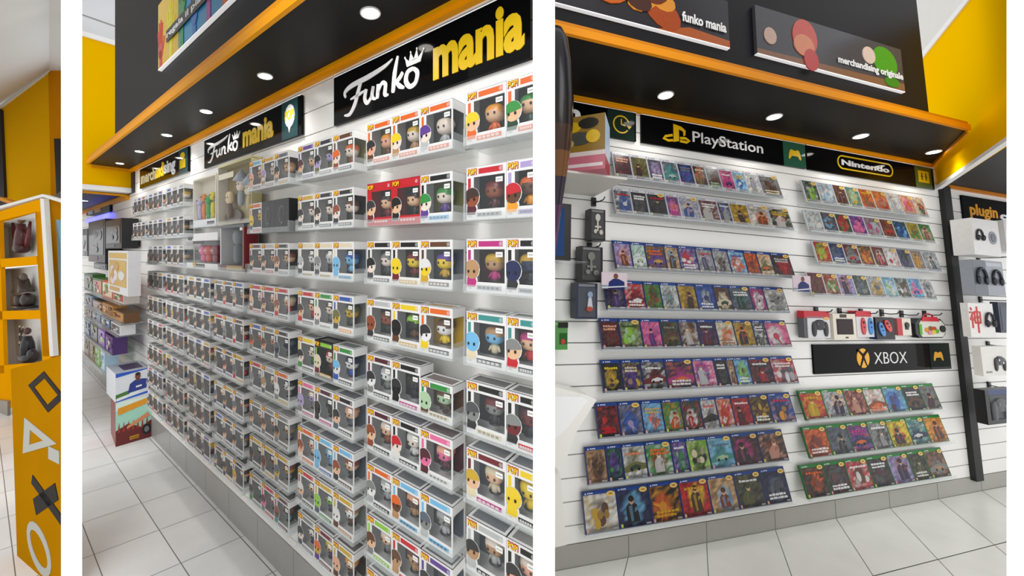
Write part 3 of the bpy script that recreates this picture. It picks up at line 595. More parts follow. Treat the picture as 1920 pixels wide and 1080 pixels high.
for r in range(5):
    xs = ([158, 174, 192, 212, 233], [158, 174, 192, 212, 233], [158, 173, 190, 208, 226], [158, 170, 184, 198, 212], [158, 168, 178, 188, 197])[r]
    zr = A.on(200, bots[r] + 3, 1, yf).z; xx = [A.on(q, 600, 1, yf).x for q in xs]
    for i in range(4):
        W_ = xx[i + 1] - xx[i] - .02; H_ = min(9 if r == 0 else ZR[r - 1] - ZR[r] - .02, (bots[r] - tops[r] - 3 * (i % 2)) / F * (A.w(Vector((xx[i], yf, 0))).y) * .93)
        t = thing('toy_box', f'small {desc[r]} toy pack at far left, {ORD[r]} low tier, {ORD[i]} from left', 'toy pack', A, (xx[i], yf, zr), 'toy packs on the far left tiers')
        k0, k1, k2, k3 = toyc[r][i]; cm = CM(); cm.box(0, W_, 0, .10, 0, H_, k0); obj('carton', cm, PRINT, t)
        p = CM(); rn = random.Random(r * 9 + i); p.box(W_ * .06, W_ * .94, -.002, 0, H_ * .12, H_ * .88, k1)
        for j in range(7): p.ell(W_ * rn.uniform(.2, .8), H_ * rn.uniform(.26, .74), W_ * rn.uniform(.07, .18), H_ * rn.uniform(.07, .16), -.004 - j * .0005, -.002, (k2, k3, k0)[j % 3], 9)
        obj('printed_picture', p, GLOSS, t)
    t = thing('display_shelf', f'clear shelf under the {desc[r]} toy packs at far left', 'shelf', A, (xx[0] - .05, 0, zr), 'far left toy shelves')
    cm = CM(); cm.box(0, xx[4] - xx[0] + .05, yf - .02, -.001, -.008, -.001, 'white'); obj('plate', cm, ACRYL, t)
    cm = CM(); cm.box(0, xx[4] - xx[0] + .05, yf - .024, yf - .02, -.008, .03, 'white'); obj('front_lip', cm, ACRYL, t)
# illuminated blue sign of the next bay
x0, x1, z0, z1 = px_on(A, 162, 207, 386, 410, -.02)
t = board(A, 'shop_sign', x0, x1, z0, z1, -.02, 'small dark blue sign with orange letters over a blue light strip, far left', col='101838')
cm = CM(); W_, H_ = x1 - x0, z1 - z0; cm.box(W_ * .1, W_ * .32, -.004, 0, H_ * .25, H_ * .8, 'c8d8e8'); cm.box(W_ * .4, W_ * .66, -.004, 0, H_ * .25, H_ * .8, 'c89030'); cm.box(W_ * .76, W_ * .98, -.003, 0, 0, H_, '27474a'); obj('picture_blocks', cm, LET, t)
cm = CM(); cm.box(0, W_, -.012, 0, -.07, -.012, 'ffffff'); obj('light_strip', cm, LEDB, t)
# cartons on the floor
def floor_carton(px, top_px, py_b, py_t, z0, h, label, kind):
    pass
p = A.on(217, 838, 2, 0); q2 = A.on(287, 822, 2, 0); 
bx, by = p.x, -.235; Wc = .235
hC = (A.on(217, 770, 1, by).z - A.on(217, 838, 1, by).z)
z_b = A.on(228, 768, 1, by).z; z_t = A.on(215, 700, 1, by).z
for k in range(2):
    z0, z1 = (0, z_b) if k == 0 else (z_b + .0005, z_t)
    lab = 'mint and orange printed carton on the floor under the football carton' if k == 0 else 'white and blue football carton stacked on the mint carton'
    t = thing('floor_carton', lab, 'carton', A, (bx, by, z0), 'stacked cartons by the shelves', rz=math.radians(86 if k == 0 else 90)); h = z1 - z0; cm = CM(); W_ = Wc if k == 0 else Wc * .93; dpt = .42
    if k == 0:
        cm.box(0, W_, 0, dpt, 0, h, '8a2a24', front='a8dcc8', top='d8d0c0'); obj('carton', cm, PRINT, t)
        cm = CM(); cm.prism([(0, h * .80), (W_, h * .9), (W_, h), (0, h)], -.002, 0, 'd8eee4'); cm.prism([(0, 0), (W_, 0), (W_, h * .42), (W_ * .7, h * .30), (W_ * .35, h * .46), (0, h * .35)], -.003, 0, '6a1c1c')
        cm.prism([(W_ * .3, h * .34), (W_ * .95, h * .52), (W_ * .9, h * .62), (W_ * .3, h * .40)], -.004, 0, 'd89060'); cm.ell(W_ * .86, h * .22, W_ * .13, h * .13, -.005, 0, '101014'); cm.ell(W_ * .86, h * .22, W_ * .07, h * .07, -.006, 0, '7a7a80')
        for i in range(7): cm.prism([(W_ * (.05 + i * .13), h * .3), (W_ * (.09 + i * .13), h * .52), (W_ * (.12 + i * .13), h * .3)], -.0035, 0, 'a03020')
        cm.box(W_ * .38, W_ * .64, -.006, 0, h * .07, h * .15, 'caa018'); cm.text('PANINI', W_ * .40, W_ * .62, h * .085, h * .135, -.008, -.006, 'a01818')
        cm.prism([(W_ * .06, h * .70), (W_ * .94, h * .84), (W_ * .94, h * .97), (W_ * .06, h * .86)], -.004, 0, 'e09a28'); obj('printed_picture', cm, PRINT, t)
    else:
        cm.box(0, W_, 0, dpt, 0, h, 'dfe4ea', top='b8bcc8'); cm.box(W_ * .3, W_ * .9, dpt * .2, dpt * .8, h, h + .002, '4a3a5a'); obj('carton', cm, PRINT, t)
        cm = CM(); cm.prism([(0, h * .86), (W_, h * .98), (W_, h), (0, h)], -.002, 0, '2a58c0'); cm.prism([(0, 0), (W_, h * .10), (W_, h * .18), (0, h * .05)], -.002, 0, '2a60c8'); cm.prism([(0, h * .12), (W_ * .4, h * .2), (W_ * .4, h * .34), (0, h * .26)], -.002, 0, '4a7a3a')
        cm.prism([(W_ * .04, h * .04), (W_ * .7, h * .16), (W_ * .7, h * .26), (W_ * .04, h * .14)], -.003, 0, 'e8ecf0'); obj('printed_picture', cm, PRINT, t)
        cm = CM(); cm.prism([(W_ * .36, h * .24), (W_ * .92, h * .30), (W_ * 1.0, h * .62), (W_ * .80, h * .66), (W_ * .58, h * .66), (W_ * .42, h * .55)], -.004, 0, '2a3a88'); cm.ell(W_ * .66, h * .78, W_ * .085, h * .13, -.005, 0, '7a4a34'); cm.ell(W_ * .66, h * .86, W_ * .08, h * .055, -.006, 0, '2a1c18'); cm.box(W_ * .62, W_ * .70, -.005, 0, h * .62, h * .7, '7a4a34')
        cm.prism([(W_ * .60, h * .38), (W_ * .78, h * .40), (W_ * .78, h * .46), (W_ * .60, h * .44)], -.005, 0, 'e8e8f0'); obj('player_print', cm, PRINT, t)
# ------------------------------------------------------------------ right bay: the game wall
slat('wall_back', B, -.32, 2.80, .10, 2.30, .104, 1.945)
slat('wall_back', B, 2.88, 4.3, .10, 2.14, .104, 1.955)
cm = CM(); cm.box(-.32, 4.3, -.001, .02, -.02, .096, 'a9a7a0'); x = .14 - .46
while x < 4.2: cm.box(x, x + .003, -.0018, 0, 0, .094, '6e6c66'); x += .46
struct('baseboard_back', cm, TILE, B)
tiles('floor', B, -.3, 3.4, 0., -1.1, .46, .361, .91, .14, -.002, col='f6f5ee', grout='7c7a72', z=-.001)
hs = 2.286
cm = CM(); P = [(-.75, -.42), (2.165, -.42), (2.73, 0), (-.75, 0)]; i = 0
cm.v = [(p[0], p[1], hs) for p in P] + [(p[0], p[1], hs + .05) for p in P]
for f in ((3, 2, 1, 0), (4, 5, 6, 7), (0, 1, 5, 4), (1, 2, 6, 5), (2, 3, 7, 6), (3, 0, 4, 7)): cm.f.append(f); cm.k.append(c('161310'))
struct('ceiling_soffit', cm, MATS['soffit_black'], B)
fr = B.on(1742, 215, 1, -.40).x
cm = CM(); cm.box(-1.1, fr, -.40, -.38, hs + .05, 3.6, '1b1a1d'); struct('wall_fascia', cm, MATS['fascia_black'], B)
def xyprism(cm, pts, z0, z1, col):
    i = len(cm.v); m = len(pts); cc = c(col); cm.v += [(p[0], p[1], z0) for p in pts] + [(p[0], p[1], z1) for p in pts]
    cm.f.append(tuple(range(i + m - 1, i - 1, -1))); cm.k.append(cc); cm.f.append(tuple(range(i + m, i + 2 * m))); cm.k.append(cc)
    for a in range(m): b = (a + 1) % m; cm.f.append((i + a, i + b, i + m + b, i + m + a)); cm.k.append(cc)
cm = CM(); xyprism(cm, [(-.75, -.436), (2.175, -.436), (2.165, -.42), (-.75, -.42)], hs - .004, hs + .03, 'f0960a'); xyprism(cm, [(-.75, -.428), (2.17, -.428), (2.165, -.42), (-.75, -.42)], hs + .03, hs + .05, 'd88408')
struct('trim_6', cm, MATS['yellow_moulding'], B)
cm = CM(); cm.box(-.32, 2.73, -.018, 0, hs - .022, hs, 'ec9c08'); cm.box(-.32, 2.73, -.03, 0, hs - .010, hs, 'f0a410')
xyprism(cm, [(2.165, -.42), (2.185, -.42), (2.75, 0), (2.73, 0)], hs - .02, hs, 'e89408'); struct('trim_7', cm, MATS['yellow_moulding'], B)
# black column at the end of the game wall
t = B.on(1785, 352, 1, 0)
cm = CM(); cm.box(2.79, 2.87, -.03, .02, .08, 2.13, '121214'); cm.box(2.87, 2.885, -.02, .02, .08, 2.13, '6a6a6c'); struct('trim_8', cm, MATTE, B)
# yellow bulkhead running from the wall towards the camera on the right
P0 = B.on(1757, 349, 1, 0); P1 = B.on(1888, 259, 2, P0.z); N = (P1 - P0).cross(Vector((0, 0, 1))).normalized()
if N.y > 0 and N.x > 0: N = -N
bp = lambda px, py: B.plane(px, py, P0, N)
def facepoly(pts, col, N, th):
    cm = CM(); m = len(pts); back = [p - N * th for p in pts]; cm.v = [tuple(p) for p in pts] + [tuple(p) for p in back]; cc = c(col)
    cm.f.append(tuple(range(m))); cm.k.append(cc); cm.f.append(tuple(range(2 * m - 1, m - 1, -1))); cm.k.append(cc)
    for a in range(m): b = (a + 1) % m; cm.f.append((a, m + a, m + b, b)); cm.k.append(cc)
    return cm
vN = B.loc(Vector((0, 0, H)) - B.O) - P0
if N.dot(vN) < 0: N = -N
pts = [bp(1720, 118), bp(1740, 349), bp(1757, 349), bp(1915, 241), bp(1915, -120), bp(1730, 106)]
struct('wall_bulkhead', facepoly([bp(1728, 108), bp(1728, 349), bp(1757, 349), bp(1915, 241), bp(1915, -118)], 'ffc400', N, .05), mat('yellow_paint_right', rough=.7, spec=0), B)
struct('trim_9', facepoly([bp(1757, 349) + N * .01, bp(1757, 356) + N * .01, bp(1915, 248) + N * .01, bp(1915, 240) + N * .01], 'f2f2f0', N, .03), MATTE, B)
struct('trim_10', facepoly([bp(1727, 103) + N * .01, bp(1729, 112) + N * .01, bp(1915, -118) + N * .01, bp(1915, -129) + N * .01], 'f2f2f0', N, .03), MATTE, B)
q4 = [B.plane(x, y, P0 - N * .8, N) for x, y in ((1690, 130), (1915, 130), (1915, -260), (1690, -260))]
struct('ceiling', facepoly(q4, 'd6d4ce', N, .02), MATTE, B)
# soffit of the further bay
zf = B.on(1786, 350, 1, 0).z
Pe = P0 + (P1 - P0) * 1.6
cm = CM(); xyprism(cm, [(2.82, 0), (Pe.x + .03, Pe.y), (5.2, Pe.y), (5.2, 0)], zf, zf + .04, '151312'); struct('ceiling_soffit', cm, MATTE, B)
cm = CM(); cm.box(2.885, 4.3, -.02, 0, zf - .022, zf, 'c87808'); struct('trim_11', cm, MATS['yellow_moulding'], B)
sq = 1.0
for i, (x, y) in enumerate(((.26, -.178), (.982, -.185), (1.703, -.171), (2.42, -.163))):
    downlight(B, x, y, hs, .034, 'glaring white downlight in soffit over game cases, ' + ORD[i] + ' from the left', 'downlights over the game wall', 4)
# signs over the games
def psign(x0, x1, label, z0=2.094, z1=2.258, y=-.012):
    return board(B, 'shop_sign', x0, x1, z0, z1, y, label, th=.011)
SX = lambda px, py=270: B.on(px, py, 1, -.014).x
def pad_icon(cm, cx, cz, w_, y, col):
    h_ = w_ * .62; P = [(-.5, -.5), (-.46, .05), (-.36, .42), (-.22, .5), (-.1, .40), (.1, .40), (.22, .5), (.36, .42), (.46, .05), (.5, -.5), (.36, -.48), (.22, -.15), (-.22, -.15), (-.36, -.48)]
    up = [(-.36, .42), (-.22, .5), (-.1, .40), (.1, .40), (.22, .5), (.36, .42), (.44, .1), (.3, -.15), (-.3, -.15), (-.44, .1)]
    cm.prism([(cx + p[0] * w_, cz + p[1] * h_) for p in up], y, y + .002, col)
    for s_ in (-1, 1): cm.prism([(cx + s_ * p[0] * w_, cz + p[1] * h_) for p in ((.44, .12), (.5, -.35), (.46, -.5), (.38, -.46), (.24, -.12))], y, y + .002, col)
Hs = .164
x0, x1 = B.on(1040, 230, 1, -.014).x - .05, SX(1193, 240)
t = psign(x0, x1, 'black sign with one white letter showing and a yellow clock panel, leftmost')
cm = CM(); a = SX(1064, 220) - x0; cm.text('n', a, a + .075, Hs * .36, Hs * .74, -.003, 0, 'f4f4f4', bold=.06); obj('white_lettering', cm, LET, t)
cm = CM(); a, b = SX(1139, 230) - x0, SX(1190, 235) - x0; cm.box(a, b, -.002, 0, 0, Hs, '23322c'); obj('green_end_panel', cm, GLASSY_C, t)
cm = CM(); mx, mz, r_ = (a + b) / 2, Hs * .5, .048; pts = [(mx + r_ * math.cos(u), mz + r_ * math.sin(u)) for u in [math.radians(d) for d in range(20, 340, 16)]]
cm.ribbon(pts, .008, -.004, -.002, 'e0b810'); cm.ribbon([(mx, mz + r_ * .65), (mx, mz), (mx + r_ * .5, mz - r_ * .1)], .007, -.004, -.002, 'e0b810'); cm.prism([(mx + r_ * .7, mz - .002), (mx + r_ * 1.35, mz - .002), (mx + r_, mz - .022)], -.004, -.002, 'e0b810'); obj('clock_icon', cm, LET, t)
cm = CM(); cm.box(0, x1 - x0, -.001, .0, Hs, Hs + .0025, 'ffffff'); obj('top_edge_strip', cm, STRIP, t)
x0, x1 = SX(1203, 240), SX(1510, 290)
t = psign(x0, x1, 'long black gloss sign with yellow console symbol, white word and gamepad panel')
X = lambda px: SX(px, 270) - x0
a, b = X(1243), X(1293); wd = b - a
cm = CM(); mx = a + wd * .50
cm.prism([(mx - wd * .10, Hs * .20), (mx + wd * .10, Hs * .26), (mx + wd * .10, Hs * .70), (mx + wd * .26, Hs * .64), (mx + wd * .28, Hs * .46), (mx + wd * .34, Hs * .50), (mx + wd * .36, Hs * .68), (mx + wd * .2, Hs * .80), (mx - wd * .10, Hs * .86)], -.003, 0, 'f0c000')
cm.ribbon([(mx - wd * .14, Hs * .44), (mx - wd * .40, Hs * .36), (mx - wd * .48, Hs * .28), (mx - wd * .30, Hs * .22), (mx - wd * .12, Hs * .26)], .014, -.003, 0, 'f0c000')
cm.ribbon([(mx + wd * .14, Hs * .27), (mx + wd * .40, Hs * .26), (mx + wd * .50, Hs * .32), (mx + wd * .36, Hs * .40), (mx + wd * .14, Hs * .38)], .014, -.003, 0, 'f0c000'); obj('console_symbol', cm, LET, t)
cm = CM(); cm.text('PlayStation', X(1299), X(1430), Hs * .20, Hs * .72, -.003, 0, 'f0f0f0', bold=.005); obj('white_lettering', cm, LET, t)
cm = CM(); a, b = X(1468), x1 - x0; cm.box(a, b - .002, -.002, 0, 0, Hs, '2e5c46'); obj('green_end_panel', cm, GLASSY_C, t)
cm = CM(); pad_icon(cm, (a + b) / 2, Hs * .5, .105, -.004, 'f0c000'); obj('gamepad_icon', cm, LET, t)
cm = CM(); cm.box(0, x1 - x0, -.001, .0, Hs, Hs + .0025, 'ffffff'); obj('top_edge_strip', cm, STRIP, t)
x0, x1 = SX(1514, 290), SX(1752, 340)
t = psign(x0, x1, 'black gloss sign with a white word inside a yellow rounded outline, right end')
X = lambda px: SX(px, 315) - x0; a, b = X(1572), X(1673)
cm = CM(); r_ = Hs * .27; mz = Hs * .54; pts = [(b - r_ + r_ * math.cos(u), mz + r_ * math.sin(u)) for u in [math.radians(-90 + 18 * k) for k in range(11)]] + [(a + r_ + r_ * math.cos(u), mz + r_ * math.sin(u)) for u in [math.radians(90 + 18 * k) for k in range(11)]]
cm.ribbon(pts, .009, -.003, 0, 'f0c800', closed=True); obj('rounded_outline', cm, LET, t)
cm = CM(); cm.text('Nintendo', a + .035, b - .035, Hs * .42, Hs * .66, -.003, 0, 'f4f4f4', bold=.03); obj('white_lettering', cm, LET, t)
cm = CM(); a, b = X(1715), x1 - x0 - .03; cm.box(a, b, -.002, 0, 0, Hs, '4a5a28'); cm.box(a + .03, b - .03, -.004, -.002, Hs * .25, Hs * .78, 'd8b810')
for s_ in (-1, 1):
    m_ = (a + b) / 2 + s_ * .022; cm.box(m_ - .006, m_ + .006, -.005, -.004, Hs * .35, Hs * .68, '4a4a18'); cm.box(m_ - .012, m_ + .012, -.005, -.004, Hs * .48, Hs * .54, '4a4a18')
obj('yellow_icon_panel', cm, LET, t)
cm = CM(); cm.box(0, x1 - x0, -.001, .0, Hs, Hs + .0025, 'ffffff'); obj('top_edge_strip', cm, STRIP, t)
x0, x1 = 1.412, 2.69
t = board(B, 'shop_sign', x0, x1, .816, .99, -.012, 'low black sign with yellow sphere and white capitals between the two game areas', th=.011, col='070708')
X = lambda px: B.on(px, 668, 1, -.014).x - x0; Hx = .174
cm = CM(); mx, mz, r_ = (X(1603) + X(1633)) / 2, Hx * .5, Hx * .32
cm.ell(mx, mz, r_, r_ * 1.08, -.003, 0, 'e8a818', 24); obj('sphere_symbol', cm, LET, t)
cm = CM(); cm.ribbon([(mx - r_ * .78, mz + r_ * .92), (mx - r_ * .1, mz + r_ * .35), (mx + r_ * .55, mz - r_ * .95)], [.012, .016, .006], -.005, -.003, '070708'); cm.ribbon([(mx + r_ * .78, mz + r_ * .92), (mx + r_ * .1, mz + r_ * .35), (mx - r_ * .55, mz - r_ * .95)], [.012, .016, .006], -.006, -.003, '070708'); obj('sphere_cross', cm, GLASSY_C, t)
cm = CM(); cm.text('XBOX', X(1639), X(1700), Hx * .28, Hx * .70, -.003, 0, 'e8e8e8', bold=-.012); obj('white_lettering', cm, LET, t)
cm = CM(); cm.box(X(1744), x1 - x0, -.002, 0, 0, Hx, '1c2420'); obj('dark_end_panel', cm, GLASSY_C, t)
cm = CM(); pad_icon(cm, X(1759), Hx * .5, .10, -.004, 'e0a020'); obj('gamepad_icon', cm, LET, t)
# posters on the fascia
def fposter(ptl, pbl, pbr, label, th=.016):
    y = -.418; a, b, d = B.on(*ptl, 1, y), B.on(*pbl, 1, y), B.on(*pbr, 1, y); z0 = (b.z + d.z) / 2
    t = thing('wall_poster', label, 'poster', B, (b.x, y, z0)); return t, d.x - b.x, (a.z - z0)
t, W_, H_ = fposter((1040, -60), (1032, 8), (1368, 84), 'dark poster with blurred orange glow and white caption on fascia, left one'); H_ = .24
cm = CM(); cm.box(0, W_, 0, .016, 0, H_, '2c2a2e'); obj('panel', cm, GLOSS, t)
cm = CM(); rr = random.Random(2)
for i in range(22):
    u = rr.uniform(.02, .62); s_ = rr.uniform(.02, .07); cm.ell(W_ * u, H_ * rr.uniform(.3, .95), s_ * 1.5, s_, -.002 - i * .0002, -.0005, ['a8481a', 'c8601c', '6a3018', '4a2a20', 'e09030', '8a4020'][i % 6], 12, rr.uniform(-.6, .6))
cm.ell(W_ * .28, H_ * .80, .12, .055, -.008, -.001, 'f0a030', 14, -.3); cm.prism([(W_ * .55, 0), (W_, 0), (W_, H_ * .14), (W_ * .75, H_ * .2)], -.0015, 0, 'b05a28'); obj('glow_picture', cm, GLOSS, t)
cm = CM(); cm.text('funko mania', W_ * .70, W_ * .975, H_ * .27, H_ * .48, -.0075, -.006, 'f4f4f4', bold=.03); obj('caption', cm, LET, t)
cm = CM(); cm.box(0, W_, -.001, .016, -.004, 0, 'ffffff'); obj('lit_bottom_edge', cm, STRIP, t)
t, W_, H_ = fposter((1420, 10), (1420, 98), (1697, 173), 'grey poster with red and green rounded shapes and white caption on fascia, right one')
cm = CM(); cm.box(0, W_, 0, .016, 0, H_, '48484e'); cm.prism([(0, 0), (W_, 0), (W_, H_ * .18), (0, H_ * .10)], -.0006, 0, '8a6248'); obj('panel', cm, GLOSS, t)
cm = CM(); cm.ell(W_ * .30, H_ * .60, .085, .10, -.003, -.0006, 'c85a50', 20); cm.ell(W_ * .29, H_ * .42, .070, .060, -.004, -.0006, 'd88a68', 18); cm.ell(W_ * .33, H_ * .14, .05, .06, -.005, -.0006, 'c04848', 14); obj('red_shapes', cm, GLOSS, t); cm = CM(); cm.ell(W_ * .08, H_ * .42, .040, .045, -.004, -.0006, 'c8a898', 14); obj('pale_shape', cm, GLOSS, t)
cm = CM(); cm.ell(W_ * .86, H_ * .58, .10, .085, -.003, -.0006, '4aa02c', 20, -.3); cm.ell(W_ * .74, H_ * .62, .05, .05, -.004, -.0006, 'e0c8b8', 16); cm.ell(W_ * .90, H_ * .14, .06, .03, -.004, -.0006, '3a8a28', 14); obj('green_shapes', cm, GLOSS, t)
cm = CM(); cm.text('merchandising originale', W_ * .51, W_ * .985, H_ * .20, H_ * .40, -.0065, -.005, 'f4f4f4', bold=.03); obj('caption', cm, LET, t)
cm = CM(); cm.box(0, W_, -.001, .016, -.004, 0, 'ffffff'); obj('lit_bottom_edge', cm, STRIP, t)

# ------------------------------------------------------------------ game cases
def cover(W_, Hh, cols, band, seed, title=True, kind=0):
    bg, m1, m2, tt = cols; r = random.Random(seed); cm = CM(); y = -.0009
    x0, x1 = .004, W_ - .004; z0, z1 = .004, Hh - .004; zb = z1 - (.013 if band else 0)
    b0, b1, b2 = c(bg), c(m1), c(m2)
    mute = lambda k: lerp(lerp(k, (.12, .11, .11), .22), (.02, .02, .02), .12)
    b0, b1, b2 = mute(b0), mute(b1), mute(b2)
    cx, cz = r.uniform(.38, .62), r.uniform(.36, .58); rad = r.uniform(.22, .36); nx, nz = 9, 12; G = {}
    for i in range(nx + 1):
        for j in range(nz + 1):
            u, v = i / nx, j / nz; d = math.hypot(u - cx, (v - cz) * .8)
            k = lerp(b0, b2, max(0, r.uniform(-.5, .7)))
            if d < rad: k = lerp(b1, b0, r.uniform(0, .6))
            if v < .14: k = lerp(k, (.008, .008, .012), .6)
            f_ = r.uniform(.5, 1.35); G[i, j] = tuple(min(q * f_, .9) for q in k)
    X_ = lambda i: x0 + (x1 - x0) * i / nx
    Z_ = lambda j: z0 + (zb - z0) * j / nz
    for i in range(nx):
        for j in range(nz): cm.grad([(X_(i), y, Z_(j)), (X_(i + 1), y, Z_(j)), (X_(i + 1), y, Z_(j + 1)), (X_(i), y, Z_(j + 1))], [G[i, j], G[i + 1, j], G[i + 1, j + 1], G[i, j + 1]])
    Wd, Hd = x1 - x0, zb - z0; px, pz = x0 + Wd * cx, z0 + Hd * cz
    # standing figure or burst in the middle
    if kind == 0:
        ln = r.uniform(-.08, .08) * Wd; hw = r.uniform(.15, .24) * Wd; ht = pz + Hd * r.uniform(.02, .10); dk = lerp(b2, (.01, .01, .012), .35)
        cm.prism([(px - hw * 1.1, z0 + Hd * .10), (px + hw, z0 + Hd * .12), (px + hw * .95 + ln, ht - Hd * .12), (px + hw * .9 + ln, ht), (px + hw * .35 + ln, ht + Hd * .07), (px - hw * .35 + ln, ht + Hd * .07), (px - hw * .95 + ln, ht - Hd * .02), (px - hw * 1.2, ht - Hd * .16)], y - .0004, y, dk)
        cm.prism([(px - hw * .5, z0 + Hd * .14), (px - hw * .1, z0 + Hd * .16), (px + hw * .05 + ln, ht), (px - hw * .55 + ln, ht - Hd * .02)], y - .0008, y, lerp(b2, b1, .35)); cm.prism([(px + hw * .2, ht - Hd * .2), (px + hw * 1.5, ht - Hd * .06), (px + hw * 1.45, ht - Hd * .01), (px + hw * .3, ht - Hd * .08)], y - .001, y, lerp(dk, b1, .5))
        cm.ell(px + ln, ht + Hd * .14, Wd * .085, Wd * .11, y - .0010, y, lerp(c('skin'), b2, .45), 12); cm.ell(px + ln, ht + Hd * .18, Wd * .092, Wd * .075, y - .0014, y, lerp(dk, (.02, .015, .01), .5), 12)
    elif kind == 1:
        for q in range(5):
            a = r.uniform(0, 6.28); cm.prism([(px + Wd * .06 * math.cos(a + 1.6), pz + Wd * .06 * math.sin(a + 1.6)), (px + Wd * .38 * math.cos(a), pz + Wd * .38 * math.sin(a)), (px + Wd * .06 * math.cos(a - 1.6), pz + Wd * .06 * math.sin(a - 1.6))], y - .0005 - q * .0001, y, (b1, b2)[q % 2])
        cm.ell(px, pz, Wd * .14, Wd * .13, y - .0013, y, lerp(b2, b0, .2), 10)
    elif kind == 2:
        cm.prism([(x0, z0 + Hd * .2), (x1, z0 + Hd * .28), (x1, z0 + Hd * .44), (px + Wd * .1, z0 + Hd * .52), (px - Wd * .15, z0 + Hd * .48), (x0, z0 + Hd * .36)], y - .0004, y, b1)
        cm.prism([(px - Wd * .25, z0 + Hd * .28), (px + Wd * .25, z0 + Hd * .3), (px + Wd * .3, z0 + Hd * .38), (px + Wd * .05, z0 + Hd * .44), (px - Wd * .2, z0 + Hd * .37)], y - .0008, y, b2)
        for q in (-.15, .17): cm.ell(px + Wd * q, z0 + Hd * .28, Wd * .05, Wd * .05, y - .0012, y, 'black', 8)
    else:
        for q in range(6): cm.ell(x0 + Wd * r.uniform(.2, .8), z0 + Hd * r.uniform(.2, .65), Wd * r.uniform(.07, .15), Wd * r.uniform(.08, .16), y - .0004 - q * .00015, y, (b1, b2, lerp(b1, b2, .5))[q % 3], 9)
    if title and tt != '-':
        tz = z0 + Hd * (.78 if kind != 2 else .74); 
        if seed % 4 == 1: tz = z0 + Hd * .24
        for li in range(1 + seed % 2):
            x = x0 + Wd * .14
            while x < x1 - Wd * .2:
                ln = Wd * r.uniform(.07, .15); cm.box(x, min(x + ln, x1 - Wd * .1), y - .0018, y, tz - li * .015, tz - li * .015 + r.uniform(.007, .011), lerp(c(tt), b0, .2)); x += ln + Wd * .025
    cm.box(x0 + .002, x0 + .013, y - .0015, y, z0 + .003, z0 + .016, ['c8a090', 'b8c060', 'c89090'][seed % 3]); cm.box(x1 - .03, x1 - .004, y - .0012, y, z0 + .004, z0 + .010, '9a9aa0')
    return cm
def header(W_, Hh, kind):
    cm = CM(); z1 = Hh - .004; z0 = z1 - .013; k = {'blue': '23458c', 'white': 'd4d4d8', 'green': '1f7a30', 'red': 'b02830'}[kind]
    cm.box(.004, W_ - .004, -.0014, -.0004, z0, z1, k); f = 'f0f0f4' if kind != 'white' else '303034'
    cm.prism([(.012, z0 + .003), (.020, z0 + .003), (.016, z0 + .010)], -.0022, -.0014, f); 
    for q in range(3): cm.box(.026 + q * .010, .034 + q * .010, -.0022, -.0014, z0 + .004, z0 + .009, lerp(c(f), c(k), .3))
    return cm
CASE = {'blue': '1a2f66', 'white': 'b8bcc8', 'green': '1f6a2c', 'red': 'c8ccd0'}
def game(x, y, z, W_, Hh, cols, sysk, band, label, seed, tilt, sticker, group, kind):
    t = thing('game_case', label, 'game case', B, (x, y, z), group, rx=-tilt)
    cm = CM(); cm.box(0, W_, 0, .0045, 0, Hh, CASE[sysk]); cm.box(.0, .003, -.001, .0, 0, Hh, CASE[sysk]); cm.box(W_ - .002, W_, -.001, 0, 0, Hh, CASE[sysk]); cm.box(0, W_, .0045, .010, .001, Hh - .001, lerp(c(CASE[sysk]), (.02, .02, .03), .3)); obj('case', cm, PLAST, t)
    obj('cover_print', cover(W_, Hh, cols, band, seed, True, kind), GLOSS, t)
    if band: obj('header_band', header(W_, Hh, band), GLOSS, t)
    if sticker:
        cm = CM(); cm.ell(W_ - .030, Hh - .020, .022, .011, -.0042, -.0022, 'e0c070', 14); cm.box(W_ - .040, W_ - .020, -.0048, -.0042, Hh - .023, Hh - .017, 'a87828'); obj('gold_sticker', cm, GLOSS, t)
COLW = {'offwhite': 'off-white', 'paleteal': 'pale teal', 'lightblue': 'light blue', 'darkgreen': 'dark green', 'darkred': 'dark red', 'redbrown': 'red-brown', 'lightgrey': 'light grey', 'darkgrey': 'dark grey', 'palegreen': 'pale green', 'darkbrown': 'dark brown'}
def row(crop, sc_, off, xs, pl, pr, hh, sysk, band, covers, stick, rowname, group, tilt=.26, seed0=0):
    conv = lambda x, y: (off[0] + x / sc_, off[1] + y / sc_)
    a, b = B.on(*conv(*pl), 1, -.062), B.on(*conv(*pr), 1, -.062); z = (a.z + b.z) / 2
    x_l, x_r = a.x, b.x; m = len(covers)
    u = [(B.on(*conv(q, pl[1] + (pr[1] - pl[1]) * (q - pl[0]) / (pr[0] - pl[0])), 1, -.062)).x for q in xs]
    t = thing('acrylic_ledge', f'clear acrylic ledge under the {rowname}', 'ledge', B, (x_l - .006, 0, z), 'acrylic ledges of the game wall'); LW = x_r - x_l + .012
    cm = CM(); cm.box(0, LW, -.078, -.0005, -.0085, -.0045, 'white'); obj('plate', cm, ACRYL, t)
    cm = CM(); cm.box(0, LW, -.081, -.078, -.0085, .014, 'white'); obj('front_lip', cm, ACRYL, t)
    for i in range(m):
        W_ = u[i + 1] - u[i]; cols = covers[i].split()
        full = W_ - .0015
        nm = lambda k: COLW.get(k, k)
        lab = f'game case with {nm(cols[0])} and {nm(cols[2])} cover, {ORD[i]} from left, {rowname}'
        if len(lab.split()) > 16: lab = f'{nm(cols[0])} and {nm(cols[2])} game case, {ORD[i]} from left, {rowname}'
        k = int(cols[4]) if len(cols) > 4 else (i * 7 + seed0) % 4
        game(u[i], -.064, z, full, hh, cols[:4], sysk, band, lab, seed0 * 31 + i, tilt, i in stick, group, k)
